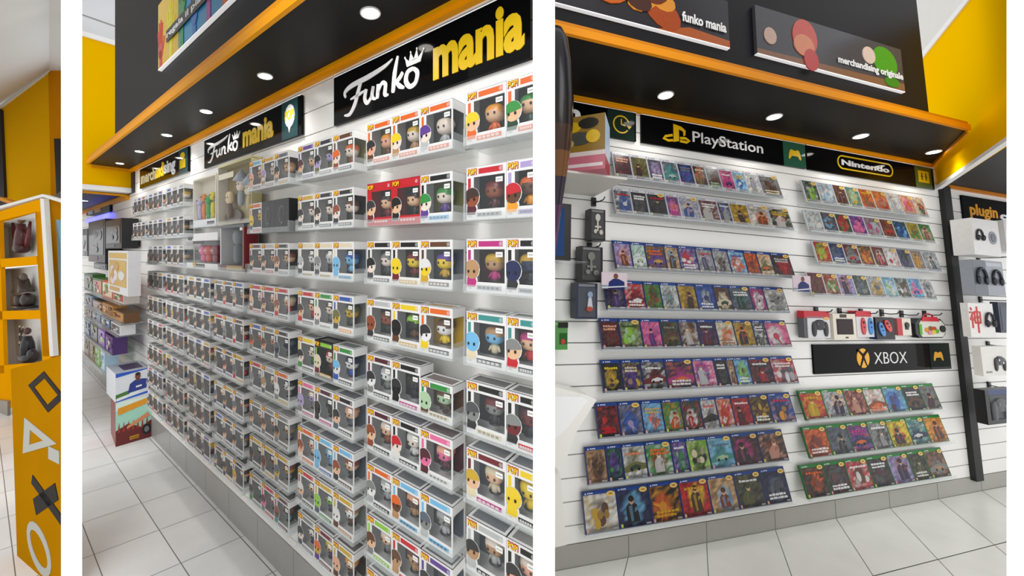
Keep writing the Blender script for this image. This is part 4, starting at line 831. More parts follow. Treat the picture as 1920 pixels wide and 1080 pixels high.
c1 = (4.694, (1140, 270)); c2 = (4.695, (1120, 440)); c3 = (4.8, (1110, 650)); c4 = (4.465, (1080, 790)); c5 = (4.32, (1490, 320)); c7 = (4.153, (1490, 700))
G1 = 'game cases on the wide left ledges'; G2 = 'small game cases in clear sleeves'; G3 = 'green game cases on the low right ledges'
row(0, *c1, [65, 225, 375, 505, 645, 780, 895, 1015, 1135, 1245, 1370, 1545], (65, 300), (1545, 470), .157, 'white', 'white', ['maroon darkred charcoal peach', 'olive brown darkbrown -', 'slate lavender darkred white', 'slate teal lightgrey -', 'navy blue purple grey', 'black orange olive cream', 'grey brown maroon palegreen 2', 'pink magenta navy white', 'lightblue blue white gold', 'offwhite lavender lightgrey -', 'grey brown darkbrown cream'], {10}, 'top left-hand row', G1, seed0=1)
row(0, *c1, [70, 225, 370, 540, 655, 830, 1000, 1110, 1270, 1455, 1640], (70, 610), (1640, 757), .151, 'white', 'white', ['slate blue offwhite red 1', 'black darkgrey charcoal white 1', 'black charcoal black red', 'purple pink orange magenta', 'lightgrey skin blue - 0', 'darkred maroon offwhite white 0', 'navy blue lightgrey white', 'gold brown black - 0', 'offwhite orange redbrown grey 0', 'darkgreen red white gold 0'], {2, 4, 8, 9}, 'second left-hand row', G1, seed0=2)
row(0, *c2, [165, 320, 450, 620, 745, 905, 1050, 1190, 1335, 1450, 1575, 1745], (165, 300), (1745, 378), .153, 'blue', 'blue', ['lavender peach redbrown - 0', 'paleteal white palegreen -', 'brown purple gold orange 2', 'sand lightblue brown - 0', 'purple red white white', 'lightgrey lavender slate red 0', 'lightgrey black brown - 1', 'lightblue orange white purple 3', 'orange redbrown darkred -', 'cream olive orange -', 'charcoal red darkred lightgrey 3'], {10}, 'third left-hand row', G1, seed0=3)
row(0, *c2, [85, 255, 435, 585, 740, 900, 1065, 1205, 1385, 1510, 1695], (85, 657), (1695, 690), .153, 'blue', 'blue', ['charcoal grey purple white', 'red darkred white white 2', 'green brown redbrown - 3', 'offwhite slate teal - 1', 'gold brown darkbrown - 0', 'blue lightgrey navy white 1', 'brown cream darkgreen -', 'slate teal darkgreen white 0', 'magenta white maroon - 3', 'offwhite grey charcoal - 1'], {7, 9}, 'fourth left-hand row', G1, seed0=4)
row(0, *c2, [45, 215, 410, 585, 750, 915, 1080, 1240, 1410, 1520, 1715], (45, 1003), (1715, 992), .152, 'blue', 'blue', ['maroon brown darkred peach', 'olive lime palegreen darkgreen 3', 'pink magenta purple - 0', 'darkgreen brown olive grey', 'brown tan offwhite - 0', 'navy purple darkred white', 'cream orange offwhite redbrown 3', 'gold orange charcoal - 0', 'charcoal grey white white', 'pink white red - 1'], {1, 6, 7, 9}, 'fifth left-hand row', G1, seed0=5)
row(0, *c3, [105, 290, 470, 690, 945, 1140, 1255, 1320, 1455, 1655, 1865], (105, 410), (1865, 335), .152, 'blue', 'blue', ['black gold charcoal yellow 3', 'navy purple gold cream 3', 'charcoal darkred white white 2', 'navy magenta orange white 2', 'pink purple white magenta 0', 'black darkgrey charcoal white', 'tan cream brown -', 'lightblue lime brown white', 'charcoal navy red white 0', 'red slate white white 3'], {3, 8, 9}, 'sixth left-hand row', G1, seed0=6)
row(0, *c3, [60, 265, 475, 665, 840, 1015, 1160, 1300, 1465, 1640, 1845], (60, 828), (1845, 680), .157, 'blue', 'blue', ['black darkred red red 3', 'slate blue lavender - 1', 'lightblue orange redbrown gold 1', 'green offwhite orange -', 'darkgreen white red - 0', 'offwhite charcoal black red 2', 'orange red white - 3', 'red darkred maroon white', 'darkbrown brown gold white', 'blue navy amber red 3'], {1, 8, 9}, 'seventh left-hand row', G1, seed0=7)
row(0, *c4, [100, 275, 410, 610, 830, 960, 1140, 1345, 1570, 1785], (100, 525), (1785, 335), .156, 'blue', 'blue', ['tan darkbrown brown - 3', 'navy purple green - 3', 'offwhite olive darkgreen orange 2', 'green redbrown white orange 0', 'purple green lavender white 3', 'lime black cream - 3', 'lightblue teal palegreen slate 2', 'maroon magenta charcoal - 0', 'darkbrown redbrown peach - 0'], {3, 6, 7, 8}, 'eighth left-hand row', G1, seed0=8)
row(0, *c4, [80, 370, 645, 905, 1150, 1375, 1600, 1810], (80, 943), (1810, 680), .168, 'blue', 'blue', ['offwhite brown gold - 3', 'navy lightblue black - 0', 'black orange amber gold 1', 'red yellow brown gold 0', 'sand lightblue redbrown - 0', 'charcoal darkgreen olive white', 'navy slate black white'], {0, 1, 2, 3, 4, 5, 6}, 'bottom left-hand row', G1, seed0=9)
row(0, *c5, [100, 220, 350, 450, 560, 670, 785, 890, 1000, 1090], (105, 252), (1090, 380), .152, 'red', None, ['darkgreen lime lightgrey - 3', 'lightgrey offwhite lightblue - 3', 'brown grey maroon -', 'teal palegreen gold - 3', 'orange redbrown brown gold 3', 'orange red tan - 3', 'offwhite lightgrey white -', 'peach pink orange -', 'cream darkgreen orange - 3'], {0, 2, 3, 4, 5, 7}, 'topmost right-hand row', G2, tilt=.2, seed0=10)
row(0, *c5, [115, 245, 365, 480, 600, 730, 835, 945, 1045, 1145], (115, 475), (1145, 600), .141, 'red', None, ['lightgrey offwhite paleteal -', 'slate lightblue brown - 1', 'darkgreen red olive - 3', 'purple pink pink - 3', 'grey lightgrey magenta - 3', 'brown redbrown red -', 'darkgreen blue lightblue - 3', 'gold olive green - 3', 'green peach redbrown - 0'], {1, 2, 4, 5}, 'second right-hand row', G2, tilt=.2, seed0=11)
row(0, *c5, [190, 315, 430, 550, 665, 765, 870, 980, 1075, 1195], (190, 752), (1195, 820), .146, 'red', None, ['red lime gold - 3', 'navy slate blue white', 'darkbrown grey red - 2', 'brown orange gold - 3', 'brown offwhite red -', 'offwhite white red - 3', 'slate darkgreen purple - 3', 'grey gold amber - 0', 'lightgrey offwhite slate -'], {0, 1, 2, 5, 6}, 'third right-hand row', G2, tilt=.2, seed0=12)
row(0, *c5, [140, 265, 385, 510, 625, 750, 850, 960, 1060, 1155], (140, 1012), (1155, 1045), .144, 'red', None, ['darkred brown maroon - 3', 'redbrown green cream red 3', 'lavender redbrown navy - 0', 'darkgreen slate grey - 3', 'lightgrey gold slate - 3', 'lightblue offwhite lime - 3', 'darkgreen brown white -', 'lightblue pink blue -', 'offwhite slate lightgrey -'], {0, 1, 2, 3, 4}, 'fourth right-hand row', G2, tilt=.2, seed0=13)
row(0, *c7, [90, 265, 435, 590, 740, 895, 1030, 1150], (95, 372), (1150, 272), .158, 'green', 'green', ['red orange yellow gold 0', 'lightgrey skin navy - 0', 'darkred maroon peach - 0', 'offwhite redbrown orange orange 2', 'lightblue blue maroon - 3', 'charcoal brown black white 2', 'grey darkgrey maroon - 0'], {0, 1, 2, 4, 5}, 'top green-cased row', G3, seed0=14)
row(0, *c7, [120, 300, 465, 625, 775, 930, 1065, 1205], (125, 670), (1210, 522), .160, 'green', 'green', ['orange redbrown darkred white', 'slate grey charcoal - 0', 'purple navy orange magenta 2', 'grey black lightgrey white', 'yellow red charcoal - 0', 'teal navy offwhite grey 2', 'amber orange brown - 0'], {0, 1, 2, 3, 4, 5}, 'middle green-cased row', G3, seed0=15)
row(0, *c7, [105, 285, 455, 625, 785, 945, 1075, 1220], (105, 985), (1225, 792), .163, 'green', 'green', ['black orange redbrown orange 1', 'charcoal darkgrey darkred white', 'red brown offwhite white 3', 'charcoal darkgrey maroon white', 'lavender redbrown navy - 0', 'black darkgreen olive offwhite 0', 'brown grey tan -'], {0, 1, 2, 3, 4, 5, 6}, 'bottom green-cased row', G3, seed0=16)
# ------------------------------------------------------------------ accessories hanging between the ledges
def gpx(x0, x1, yt, yb, y): a, b = B.on(x0, yt, 1, y), B.on(x0, yb, 1, y); d = B.on(x1, yb, 1, y); return a.x, d.x, b.z, a.z
def hook(t, x, z, y0, ln=.09):
    cm = CM(); cm.box(x - .012, x + .012, -y0 - .014, -y0, z - .01, z + .05, '151517'); cm.tube([(x, -y0 - .012, z + .03), (x + .004, -y0 - ln * .6, z + .028), (x + .006, -y0 - ln, z + .045)], .003, '151517', 6)
def wall_hook(px, py, label, ln=.075, yy=0.):
    p = B.on(px, py, 1, yy); t = thing('display_hook', label, 'hook', B, (p.x, yy, p.z), 'black display hooks')
    cm = CM(); cm.box(-.012, .012, -.012, .0, -.02, .025, '121214'); obj('bracket', cm, PLAST, t)
    cm = CM(); cm.tube([(0, -.008, 0), (.01, -ln * .6, -.004), (.018, -ln, .0), (.022, -ln - .008, .014)], .0032, '121214', 6); smooth(obj('prong', cm, PLAST, t))
ph = [(1528, 583), (1572, 585), (1612, 586), (1651, 587), (1688, 589), (1731, 589)]
for i, p in enumerate(ph): wall_hook(p[0], p[1], f'black hook holding hanging accessories above the low black sign, {ORD[i]} from left')
def acc(px, label, base, y=-.055, dp=.04, name='accessory_box'):
    x0, x1, z0, z1 = gpx(*px, y); t = thing(name, label, 'game accessory', B, (x0, y, z0), 'hanging game accessories'); W_, H_ = x1 - x0, z1 - z0
    cm = CM(); base(cm, W_, H_, dp); obj('carton', cm, PRINT, t); return t, W_, H_
def gamepad(cm, cx, cz, w_, y, col, dp=.01, acc_='5a5a60'):
    cm.sph(cx, y, cz + w_ * .08, w_ * .34, dp, w_ * .22, col, .8, 12, 6)
    for s_ in (-1, 1):
        cm.sph(cx + s_ * w_ * .34, y, cz - w_ * .10, w_ * .14, dp, w_ * .32, col, .9, 10, 6); cm.sph(cx + s_ * w_ * .16, y - dp * .9, cz + w_ * (.12 if s_ < 0 else -.02), w_ * .06, dp * .4, w_ * .06, acc_, 1, 8, 4)
    for q in ((.0, .05), (.05, 0), (0, -.05), (-.05, 0)): cm.sph(cx + w_ * (.27 + q[0]), y - dp, cz + w_ * (.14 + q[1]), w_ * .02, dp * .3, w_ * .02, acc_, 1, 6, 4)
t, W_, H_ = acc((1507, 1558, 583, 634), 'white and red box printed with a black game controller, hanging leftmost', lambda cm, w, h, d: (cm.box(0, w, 0, d, h * .74, h, 'c42030'), cm.box(w * .12, w, 0, d, 0, h * .80, 'd8d8da'), cm.box(0, w * .12, .004, d, 0, h * .75, '5a5a5e')))
cm = CM(); gamepad(cm, W_ * .58, H_ * .42, W_ * .68, -.003, '2a2a2e', .006); smooth(obj('controller_print', cm, PLAST, t))
cm = CM(); cm.ell(W_ * .86, H_ * .73, W_ * .13, H_ * .06, -.002, 0, 'd8b070'); obj('gold_sticker', cm, GLOSS, t)
t, W_, H_ = acc((1561, 1607, 588, 637), 'cream framed box with a dark screen picture, hanging second from left', lambda cm, w, h, d: (cm.box(0, w, 0, d, 0, h, 'e4dccc'), cm.box(w * .3, w * .6, -.001, 0, h * .85, h * .98, '3a2c20'), cm.box(w * .5, w * .62, -.001, 0, h * .05, h * .11, '2a2a2a')))
cm = CM(); cm.box(W_ * .14, W_ * .86, -.002, -.0005, H_ * .2, H_ * .80, '1c1416'); cm.box(W_ * .18, W_ * .82, -.0026, -.002, H_ * .25, H_ * .75, '2c1a1e'); obj('screen_picture', cm, GLOSS, t)
t, W_, H_ = acc((1604, 1640, 583, 632), 'white and red pack with red and blue handheld grips, hanging third from left', lambda cm, w, h, d: (cm.box(0, w * .9, 0, d, h * .78, h, 'c82434'), cm.box(w * .0, w, 0, d, 0, h * .8, 'd8d4d6')), y=-.05)
def grip(cm, x, z, w_, h_, y, col, rot=0):
    cm.ell(x, z, w_ / 2, h_ / 2, y - .006, y, col, 16, rot); dx, dz = -math.sin(rot) * h_ * .22, math.cos(rot) * h_ * .22
    cm.ell(x + dx, z + dz, w_ * .2, w_ * .2, y - .009, y - .006, '1c1c24', 8); cm.ell(x - dx * .3, z - dz * .3, w_ * .1, w_ * .1, y - .009, y - .006, '1c1c24', 6)
cm = CM(); grip(cm, W_ * .36, H_ * .42, W_ * .26, H_ * .66, -.001, 'c83a40'); obj('red_grip', cm, PLAST, t)
cm = CM(); grip(cm, W_ * .78, H_ * .42, W_ * .26, H_ * .66, -.001, '3a86c8'); obj('blue_grip', cm, PLAST, t)
t, W_, H_ = acc((1641, 1679, 595, 637), 'dark box with one blue and one red grip crossed, hanging fourth from left', lambda cm, w, h, d: (cm.box(0, w, 0, d, 0, h, '16161e'), cm.box(0, w * .1, .002, d, 0, h * .4, '2a58a8')), y=-.058)
cm = CM(); grip(cm, W_ * .28, H_ * .46, W_ * .26, H_ * .66, -.001, '4a8ad0', .35); obj('blue_grip', cm, PLAST, t)
cm = CM(); grip(cm, W_ * .62, H_ * .62, W_ * .26, H_ * .62, -.001, 'd84a48', .6); obj('red_grip', cm, PLAST, t)
t, W_, H_ = acc((1681, 1710, 597, 629), 'small cream and red pack with a black round device, hanging fifth', lambda cm, w, h, d: (cm.box(0, w, 0, d, 0, h, 'e0dccc'), cm.box(0, w * .35, -.001, d, 0, h, 'c02838')), y=-.05, dp=.03)
cm = CM(); cm.ell(W_ * .66, H_ * .62, W_ * .13, H_ * .16, -.008, -.0005, '1a1a1c', 12); cm.box(W_ * .55, W_ * .77, -.004, -.0005, H_ * .35, H_ * .55, '1a1a1c'); obj('device', cm, PLAST, t)
t, W_, H_ = acc((1714, 1774, 590, 634), 'black and green carry case with red top and handle, hanging rightmost', lambda cm, w, h, d: [cm.prism([(w * .12, 0), (w * .88, 0), (w, h * .18), (w, h * .62), (w * .86, h * .84), (w * .14, h * .84), (0, h * .62), (0, h * .18)], 0, d, '18181a')], y=-.058, name='carry_case')
cm = CM(); cm.prism([(W_ * .2, H_ * .05), (W_ * .88, H_ * .05), (W_ * .97, H_ * .2), (W_ * .97, H_ * .6), (W_ * .86, H_ * .76), (W_ * .2, H_ * .76), (W_ * .12, H_ * .6), (W_ * .12, H_ * .2)], -.002, 0, 'd8d8cc'); cm.prism([(W_ * .2, H_ * .72), (W_ * .8, H_ * .72), (W_ * .74, H_ * .92), (W_ * .26, H_ * .92)], -.004, 0, 'c82434'); cm.box(W_ * .12, W_ * .2, -.003, 0, H_ * .15, H_ * .6, '5aa830')
for i, (u, v, k) in enumerate(((.35, .35, 'd8902a'), (.48, .42, '8a5a2a'), (.60, .40, 'c83a2a'), (.68, .30, '6aa83a'), (.44, .24, 'd88aa0'), (.56, .26, 'e0c040'))): cm.ell(W_ * u, H_ * v, W_ * .07, H_ * .10, -.005 - i * .0004, -.002, k, 10)
cm.ell(W_ * .88, H_ * .40, W_ * .09, H_ * .15, -.008, -.002, '2a2a2c', 12); obj('printed_sleeve', cm, GLOSS, t)
cm = CM(); cm.tube([(W_ * .32, .01, H_ * .84), (W_ * .36, .006, H_ * 1.0), (W_ * .5, .004, H_ * 1.05), (W_ * .64, .006, H_ * 1.0), (W_ * .68, .01, H_ * .84)], .005, 'b01c28', 8); smooth(obj('handle', cm, PLAST, t))
# card packets clipped to the ledges
for px, lab in (((1128, 1176, 510, 541), 'card printed with a footballer in blue, clipped at the left of fourth row'), ((1486, 1521, 516, 546), 'card printed with a footballer in blue, clipped between the two game areas')):
    x0, x1, z0, z1 = gpx(*px, -.12); t = thing('display_card', lab, 'display card', B, (x0, -.12, z0), 'footballer display cards'); W_, H_ = x1 - x0, z1 - z0
    cm = CM(); cm.box(0, W_, 0, .004, 0, H_, 'd8c8d0'); cm.box(0, W_, -.0006, 0, 0, H_ * .22, '8a98a0'); obj('card', cm, GLOSS, t)
    cm = CM(); cm.prism([(W_ * .25, 0), (W_ * .9, 0), (W_ * .88, H_ * .45), (W_ * .66, H_ * .62), (W_ * .45, H_ * .62), (W_ * .28, H_ * .42)], -.0014, -.0006, '24306a'); cm.ell(W_ * .55, H_ * .78, W_ * .09, H_ * .17, -.002, -.0006, '7a4a38', 10); cm.prism([(0, H_ * .02), (W_, H_ * .16), (W_, H_ * .24), (0, H_ * .1)], -.0024, -.0014, 'd0d0d8'); obj('player_print', cm, GLOSS, t)
    cm = CM(); cm.box(W_ * .3, W_ * .5, .004, .03, H_ * .3, H_ * .34, 'white'); obj('clip_arm', cm, ACRYL, t)
# ------------------------------------------------------------------ left end of the game wall
def pack(px, label, y, dp, k0, name='keyring_pack', tilt=0):
    x0, x1, z0, z1 = gpx(*px, y); t = thing(name, label, 'hanging pack', B, (x0, y, z0)); W_, H_ = x1 - x0, z1 - z0
    cm = CM(); cm.box(0, W_, 0, dp, 0, H_, k0); cm.box(W_ * .1, W_ * .9, -.0008, 0, H_ * .06, H_ * .88, lerp(c(k0), c('6a6a6c'), .35)); cm.box(W_ * .12, W_ * .88, -.001, 0, H_ * .90, H_ * .97, lerp(c(k0), c('white'), .25)); obj('backing_card', cm, PRINT, t)
    return t, W_, H_
wall_hook(1112, 380, 'black hook over the upper keyring pack, left end of the wall'); wall_hook(1104, 464, 'black hook over the lower keyring pack, left end of the wall')
for px, lab, k in (((1106, 1135, 391, 450), 'black keyring pack with pale metal pieces, upper of two at left end', 0), ((1088, 1130, 461, 528), 'black keyring pack with dull metal frame, lower of two at left end', 1)):
    t, W_, H_ = pack(px, lab, -.075, .05, '151517'); cm = CM(); kk = 'e0ddd2' if k == 0 else '8c8f88'
    cm.ell(W_ * .45, H_ * .72, W_ * .16, H_ * .12, -.012, -.001, kk, 12); cm.box(W_ * .40, W_ * .50, -.010, -.001, H_ * .30, H_ * .66, kk); cm.ell(W_ * .30, H_ * .28, W_ * .10, H_ * .07, -.012, -.001, kk, 10); cm.ell(W_ * .66, H_ * .26, W_ * .12, H_ * .08, -.012, -.001, kk, 10); cm.box(W_ * .28, W_ * .68, -.008, -.001, H_ * .40, H_ * .46, kk); obj('metal_pendant', cm, mat('bright_metal', rough=.25, metal=.7), t)
t, W_, H_ = pack((1080, 1120, 530, 598), 'dark blue blister pack with a small red and white figure, below the keyring packs', -.085, .06, '1f2840'); cm = CM()
cm.ell(W_ * .62, H_ * .68, W_ * .12, H_ * .09, -.010, -.001, '8aa0b8', 10); cm.prism([(W_ * .5, H_ * .3), (W_ * .75, H_ * .3), (W_ * .68, H_ * .62), (W_ * .56, H_ * .62)], -.008, -.001, 'c8c8d0'); cm.ell(W_ * .6, H_ * .28, W_ * .16, H_ * .07, -.010, -.001, 'a84838', 10); obj('figure', cm, PLAST, t)
t, W_, H_ = pack((1034, 1064, 604, 656), 'bright green pack with red edging at the far left of the game wall', -.10, .04, '3fa028', name='toy_pack'); cm = CM(); cm.box(W_ * .5, W_ * .95, -.003, -.0008, H_ * .2, H_ * .6, '1c5a18'); cm.box(W_ * .4, W_, -.004, -.0008, H_ * .8, H_, '1a1a1a'); cm.ell(W_ * .7, H_ * .3, W_ * .14, H_ * .1, -.005, -.0008, 'c04030'); obj('printed_picture', cm, GLOSS, t)
# small wall screen, seen from its right edge
x0, x1, z0, z1 = gpx(1022, 1070, 378, 486, -.10)
t = thing('wall_screen', 'thin black framed screen with blue picture at left end of the wall', 'screen', B, (x0, -.10, z0)); W_, H_ = x1 - x0, z1 - z0
cm = CM(); cm.box(0, W_, 0, .03, 0, H_, '101012'); obj('frame', cm, PLAST, t)
cm = CM(); cm.box(.02, W_ - .035, -.0006, .0, .02, H_ - .02, '2a4a7c'); obj('display', cm, GLASSY_C, t)
cm = CM(); cm.box(W_ * .3, W_ * .6, .03, .10, H_ * .4, H_ * .6, '202022'); obj('wall_bracket', cm, PLAST, t)
# small shelf under the screen, shelf with boxed toy above
x0, x1, z0, z1 = gpx(1022, 1100, 486, 500, -.16)
t = thing('acrylic_ledge', 'small clear ledge under the wall screen', 'ledge', B, (x0, 0, z1), 'acrylic ledges of the game wall'); cm = CM(); cm.box(0, x1 - x0, -.16, -.0005, -.005, 0, 'white'); obj('plate', cm, ACRYL, t)
x0, x1, z0, z1 = gpx(1040, 1108, 240, 331, -.20)
zs = z0
t = thing('wall_shelf', 'pale wall shelf carrying the yellow and red toy box', 'shelf', B, (x0 - .05, 0, zs)); cm = CM(); cm.box(0, .36, -.30, -.0005, -.010, -.0005, 'd0cdc4'); obj('plate', cm, MATTE, t)
t = thing('toy_box', 'yellow and black toy box with red base on the pale shelf, top left', 'boxed toy', B, (x0, -.25, zs), rz=math.radians(-38)); W_ = .20; H_ = .245; dp = .15
cm = CM(); cm.box(0, W_, 0, dp, 0, H_ * .26, 'c06878', right='a02030'); cm.box(0, W_, 0, dp, H_ * .26, H_ * .34, 'd8c8c4', right='c8ccd4'); cm.box(0, W_, 0, dp, H_ * .34, H_, '8a6a20', right='b8cce0'); obj('carton', cm, PRINT, t)
cm = CM()
for i, (u, v, a, b, k) in enumerate(((.3, .8, .2, .10, 'c8a020'), (.65, .85, .22, .10, '2c2a24'), (.45, .58, .3, .12, '4a4a44'), (.75, .6, .15, .12, 'd8b030'), (.2, .5, .15, .08, 'a89868'))): cm.ell(W_ * u, H_ * v, W_ * a, H_ * b, -.002 - i * .0006, 0, k, 12)
cm.box(W_ * .05, W_ * .95, -.001, 0, H_ * .06, H_ * .12, 'e0d0d0'); obj('printed_picture', cm, GLOSS, t)
# glossy dark figure head at the very left edge
p0 = Vector((0, 0, H)) + ray(1040, 262) * 1.3
zf_ = p0.z - B.loc(p0 - B.O).z / B.ez.z
t = thing('display_statue', 'tall glossy black and brown statue, cut off at the left of the bay', 'statue', None, (p0.x, p0.y, zf_)); zc = p0.z - zf_
cm = CM(); prof = [(.0, .41), (.028, .40), (.048, .36), (.062, .27), (.069, .14), (.066, .04), (.056, -.05), (.046, -.14), (.038, -.24), (.034, -.34), (.030, -.42), (.032, -.50)]
cols_ = ['141216', '141216', '141216', '141216', '1c1614', '3a2418', '6a4420', '2a2030', '4a2848', '5a3058', '2a1c2c']; SEG = 24
base = len(cm.v)
for r_, z_ in prof:
    for k in range(SEG): cm.v.append((min(0, (z_ + .1) * .085) + r_ * math.cos(6.2832 * k / SEG), r_ * math.sin(6.2832 * k / SEG), zc + z_))
for j in range(len(prof) - 1):
    for k in range(SEG): cm.f.append((j * SEG + k, (j + 1) * SEG + k, (j + 1) * SEG + (k + 1) % SEG, j * SEG + (k + 1) % SEG)); cm.k.append(c(cols_[j]))
smooth(obj('statue_body', cm, mat('statue_gloss', rough=.18, spec=.3), t))
cm = CM(); cm.tube([(-.034, 0, zc - .46), (-.034, 0, .05)], .022, '1a1a1c', 12); smooth(obj('pole', cm, PLAST, t))
cm = CM(); cm.sph(-.034, 0, .03, .10, .10, .03, '1a1a1c', .6, 16, 6); obj('base', cm, PLAST, t)
# white sloping display stand at lower left
o_ = B.on(1040, 1012, 1, -.10)
t = thing('display_stand', 'white moulded stand with a sloping winged top at lower left of the game wall', 'display stand', B, (o_.x, -.10, 0))
def spoly(pts, yy, y0, y1, col, name, low=False):
    P = [B.on(x, y, 1, yy) for x, y in pts]; cm = CM(); cm.prism([(p.x - o_.x, max(p.z, 0.0)) for p in P], y0, y1, col); return obj(name, cm, mat('white_moulding', rough=.35), t)
spoly([(1026, 722), (1062, 731), (1104, 742), (1119, 750), (1107, 768), (1080, 812), (1052, 888), (1026, 860)], -.14, -.04, .09, 'f4f2ec', 'winged_top')
spoly([(1026, 800), (1046, 862), (1052, 900), (1062, 1022), (1026, 1030)], -.10, .0, .09, 'f0eee8', 'leg')
spoly([(1026, 742), (1088, 742), (1100, 750), (1062, 800), (1026, 832)], -.15, -.062, -.04, 'ffffff', 'raised_panel')
# ------------------------------------------------------------------ further bay on the right
x0 = B.on(1806, 392, 1, -.012).x; x1 = 4.1; z0, z1 = B.on(1806, 414, 1, -.012).z, B.on(1806, 366, 1, -.012).z
t = board(B, 'shop_sign', x0, x1, z0, z1, -.012, 'black sign with yellow and white words at the far right bay', th=.011); Hx = z1 - z0
X = lambda px: B.on(px, 390, 1, -.014).x - x0
cm = CM(); cm.text('plugin', X(1818), X(1869), Hx * .14, Hx * .72, -.003, 0, 'e8a010', bold=.03); obj('yellow_lettering', cm, LET, t)
cm = CM(); cm.text('console', X(1873), X(1873) + .62, Hx * .24, Hx * .56, -.003, 0, 'f4f4f4', bold=.05); obj('white_lettering', cm, LET, t)
def rbox(px, y, dp, label, fn, name='accessory_box'):
    x0, x1, z0, z1 = gpx(*px, y); t = thing(name, label, 'boxed accessory', B, (x0, y, z0), 'boxed accessories in the right-hand bay'); W_, H_ = x1 - x0, z1 - z0
    cm = CM(); fn(cm, W_, H_, dp); obj('carton', cm, PRINT, t); return t, W_, H_
def headset(cm, cx, cz, w_, y, col, pad='3a3a3e'):
    P = [(cx + w_ * .42 * math.cos(a), y, cz + w_ * .55 * math.sin(a)) for a in [math.radians(-10 + 20 * k) for k in range(11)]]
    cm.tube(P, w_ * .07, col, 8)
    for s_ in (-1, 1): cm.sph(cx + s_ * w_ * .38, y - .003, cz - w_ * .18, w_ * .15, .010, w_ * .26, col, .9, 10, 6); cm.sph(cx + s_ * w_ * .34, y - .008, cz - w_ * .18, w_ * .10, .008, w_ * .18, pad, 1, 8, 5)
HB = -.17
t, W_, H_ = rbox((1820, 1878, 408, 476), HB, .10, 'white headset carton with round speaker print under the far right sign', lambda cm, w, h, d: cm.box(0, w, 0, d, 0, h, 'e4e2e0', right='d0d0d0'))
cm = CM(); headset(cm, W_ * .22, H_ * .52, W_ * .26, -.006, '1c1c20'); smooth(obj('headset_print', cm, PLAST, t)); cm = CM(); cm.ell(W_ * .72, H_ * .50, W_ * .14, H_ * .18, -.004, 0, '8a8c98', 18); cm.ell(W_ * .72, H_ * .50, W_ * .09, H_ * .12, -.006, -.004, '5a5c66', 16); obj('speaker_print', cm, PLAST, t)
t, W_, H_ = rbox((1881, 1915, 412, 470), HB, .10, 'white carton cut off by the partition beside the white headset carton', lambda cm, w, h, d: cm.box(0, w, 0, d, 0, h, 'dcdad8'))
t, W_, H_ = rbox((1822, 1886, 486, 552), HB, .06, 'grey headset carton with two dark headsets, second down at far right', lambda cm, w, h, d: (cm.box(0, w, 0, d, 0, h, '9a9ea6'), cm.box(0, w * .42, -.001, 0, 0, h, '6a7078'), cm.box(w * .45, w * .95, -.001, 0, h * .84, h * .94, 'b8bcc4')))
cm = CM(); headset(cm, W_ * .22, H_ * .5, W_ * .34, -.008, '202830', '505a64'); smooth(obj('headset', cm, PLAST, t)); cm = CM(); headset(cm, W_ * .72, H_ * .48, W_ * .32, -.008, '1c2028', '3a4048'); smooth(obj('headset', cm, PLAST, t))
t, W_, H_ = rbox((1814, 1868, 568, 632), HB, .035, 'white carton with a red brush-written character and black headset, far right', lambda cm, w, h, d: cm.box(0, w, 0, d, 0, h, 'e4e2de'))
cm = CM(); k = 'c82418'; u = lambda a, b: (W_ * a, H_ * b)
for st in ([u(.07, .86), u(.12, .80)], [u(.02, .72), u(.16, .74), u(.04, .50)], [u(.11, .66), u(.11, .26)], [u(.13, .56), u(.18, .50)], [u(.22, .74), u(.22, .40)], [u(.22, .74), u(.44, .74), u(.43, .40)], [u(.22, .58), u(.43, .58)], [u(.22, .42), u(.43, .42)], [u(.325, .90), u(.325, .12)]): cm.ribbon(st, .013, -.003, 0, k)
obj('red_character', cm, LET, t); cm = CM(); headset(cm, W_ * .76, H_ * .48, W_ * .36, -.008, '1e1c20', '3a2828'); smooth(obj('headset', cm, PLAST, t))
t, W_, H_ = rbox((1870, 1915, 566, 624), HB, .035, 'dark blue pack beside the red character carton, cut off by the partition', lambda cm, w, h, d: (cm.box(0, w, 0, d, 0, h, '2a3040'), cm.box(w * .1, w * .9, -.001, 0, h * .1, h * .85, '3a4458')))
t, W_, H_ = rbox((1838, 1900, 650, 706), HB, .04, 'cream carton printed with a small black and white game controller, far right', lambda cm, w, h, d: (cm.box(0, w, 0, d, 0, h, 'e2dfd8'), cm.box(w * .1, w * .3, -.001, 0, h * .1, h * .16, '8a8a8a')))
cm = CM(); gamepad(cm, W_ * .58, H_ * .45, W_ * .42, -.004, '2c2c30', .006, 'e0e0e0'); smooth(obj('controller_print', cm, PLAST, t))
t, W_, H_ = rbox((1846, 1912, 732, 798), HB, .05, 'black windowed controller pack, lowest at the far right', lambda cm, w, h, d: (cm.box(0, w, .01, d, 0, h, '1a1a1e'), cm.box(0, w * .12, 0, .01, 0, h, '141416'), cm.box(w * .88, w, 0, .01, 0, h, '141416'), cm.box(w * .12, w * .88, 0, .01, 0, h * .12, '141416'), cm.box(w * .12, w * .88, 0, .01, h * .84, h, '24386a')))
cm = CM(); gamepad(cm, W_ * .5, H_ * .45, W_ * .6, .004, '3a3c42', .008, '6a6c74'); smooth(obj('controller', cm, PLAST, t)); cm = CM(); cm.face([(W_ * .12, -.004, H_ * .12), (W_ * .88, -.004, H_ * .12), (W_ * .88, -.004, H_ * .84), (W_ * .12, -.004, H_ * .84)], 'white'); obj('window_film', cm, FILM, t)
for i, (px, py) in enumerate(((1832, 484), (1836, 562), (1850, 646), (1852, 722))): wall_hook(px, py, 'black display hook above a pack in the far right bay, ' + ORD[i] + ' from top', ln=.17)
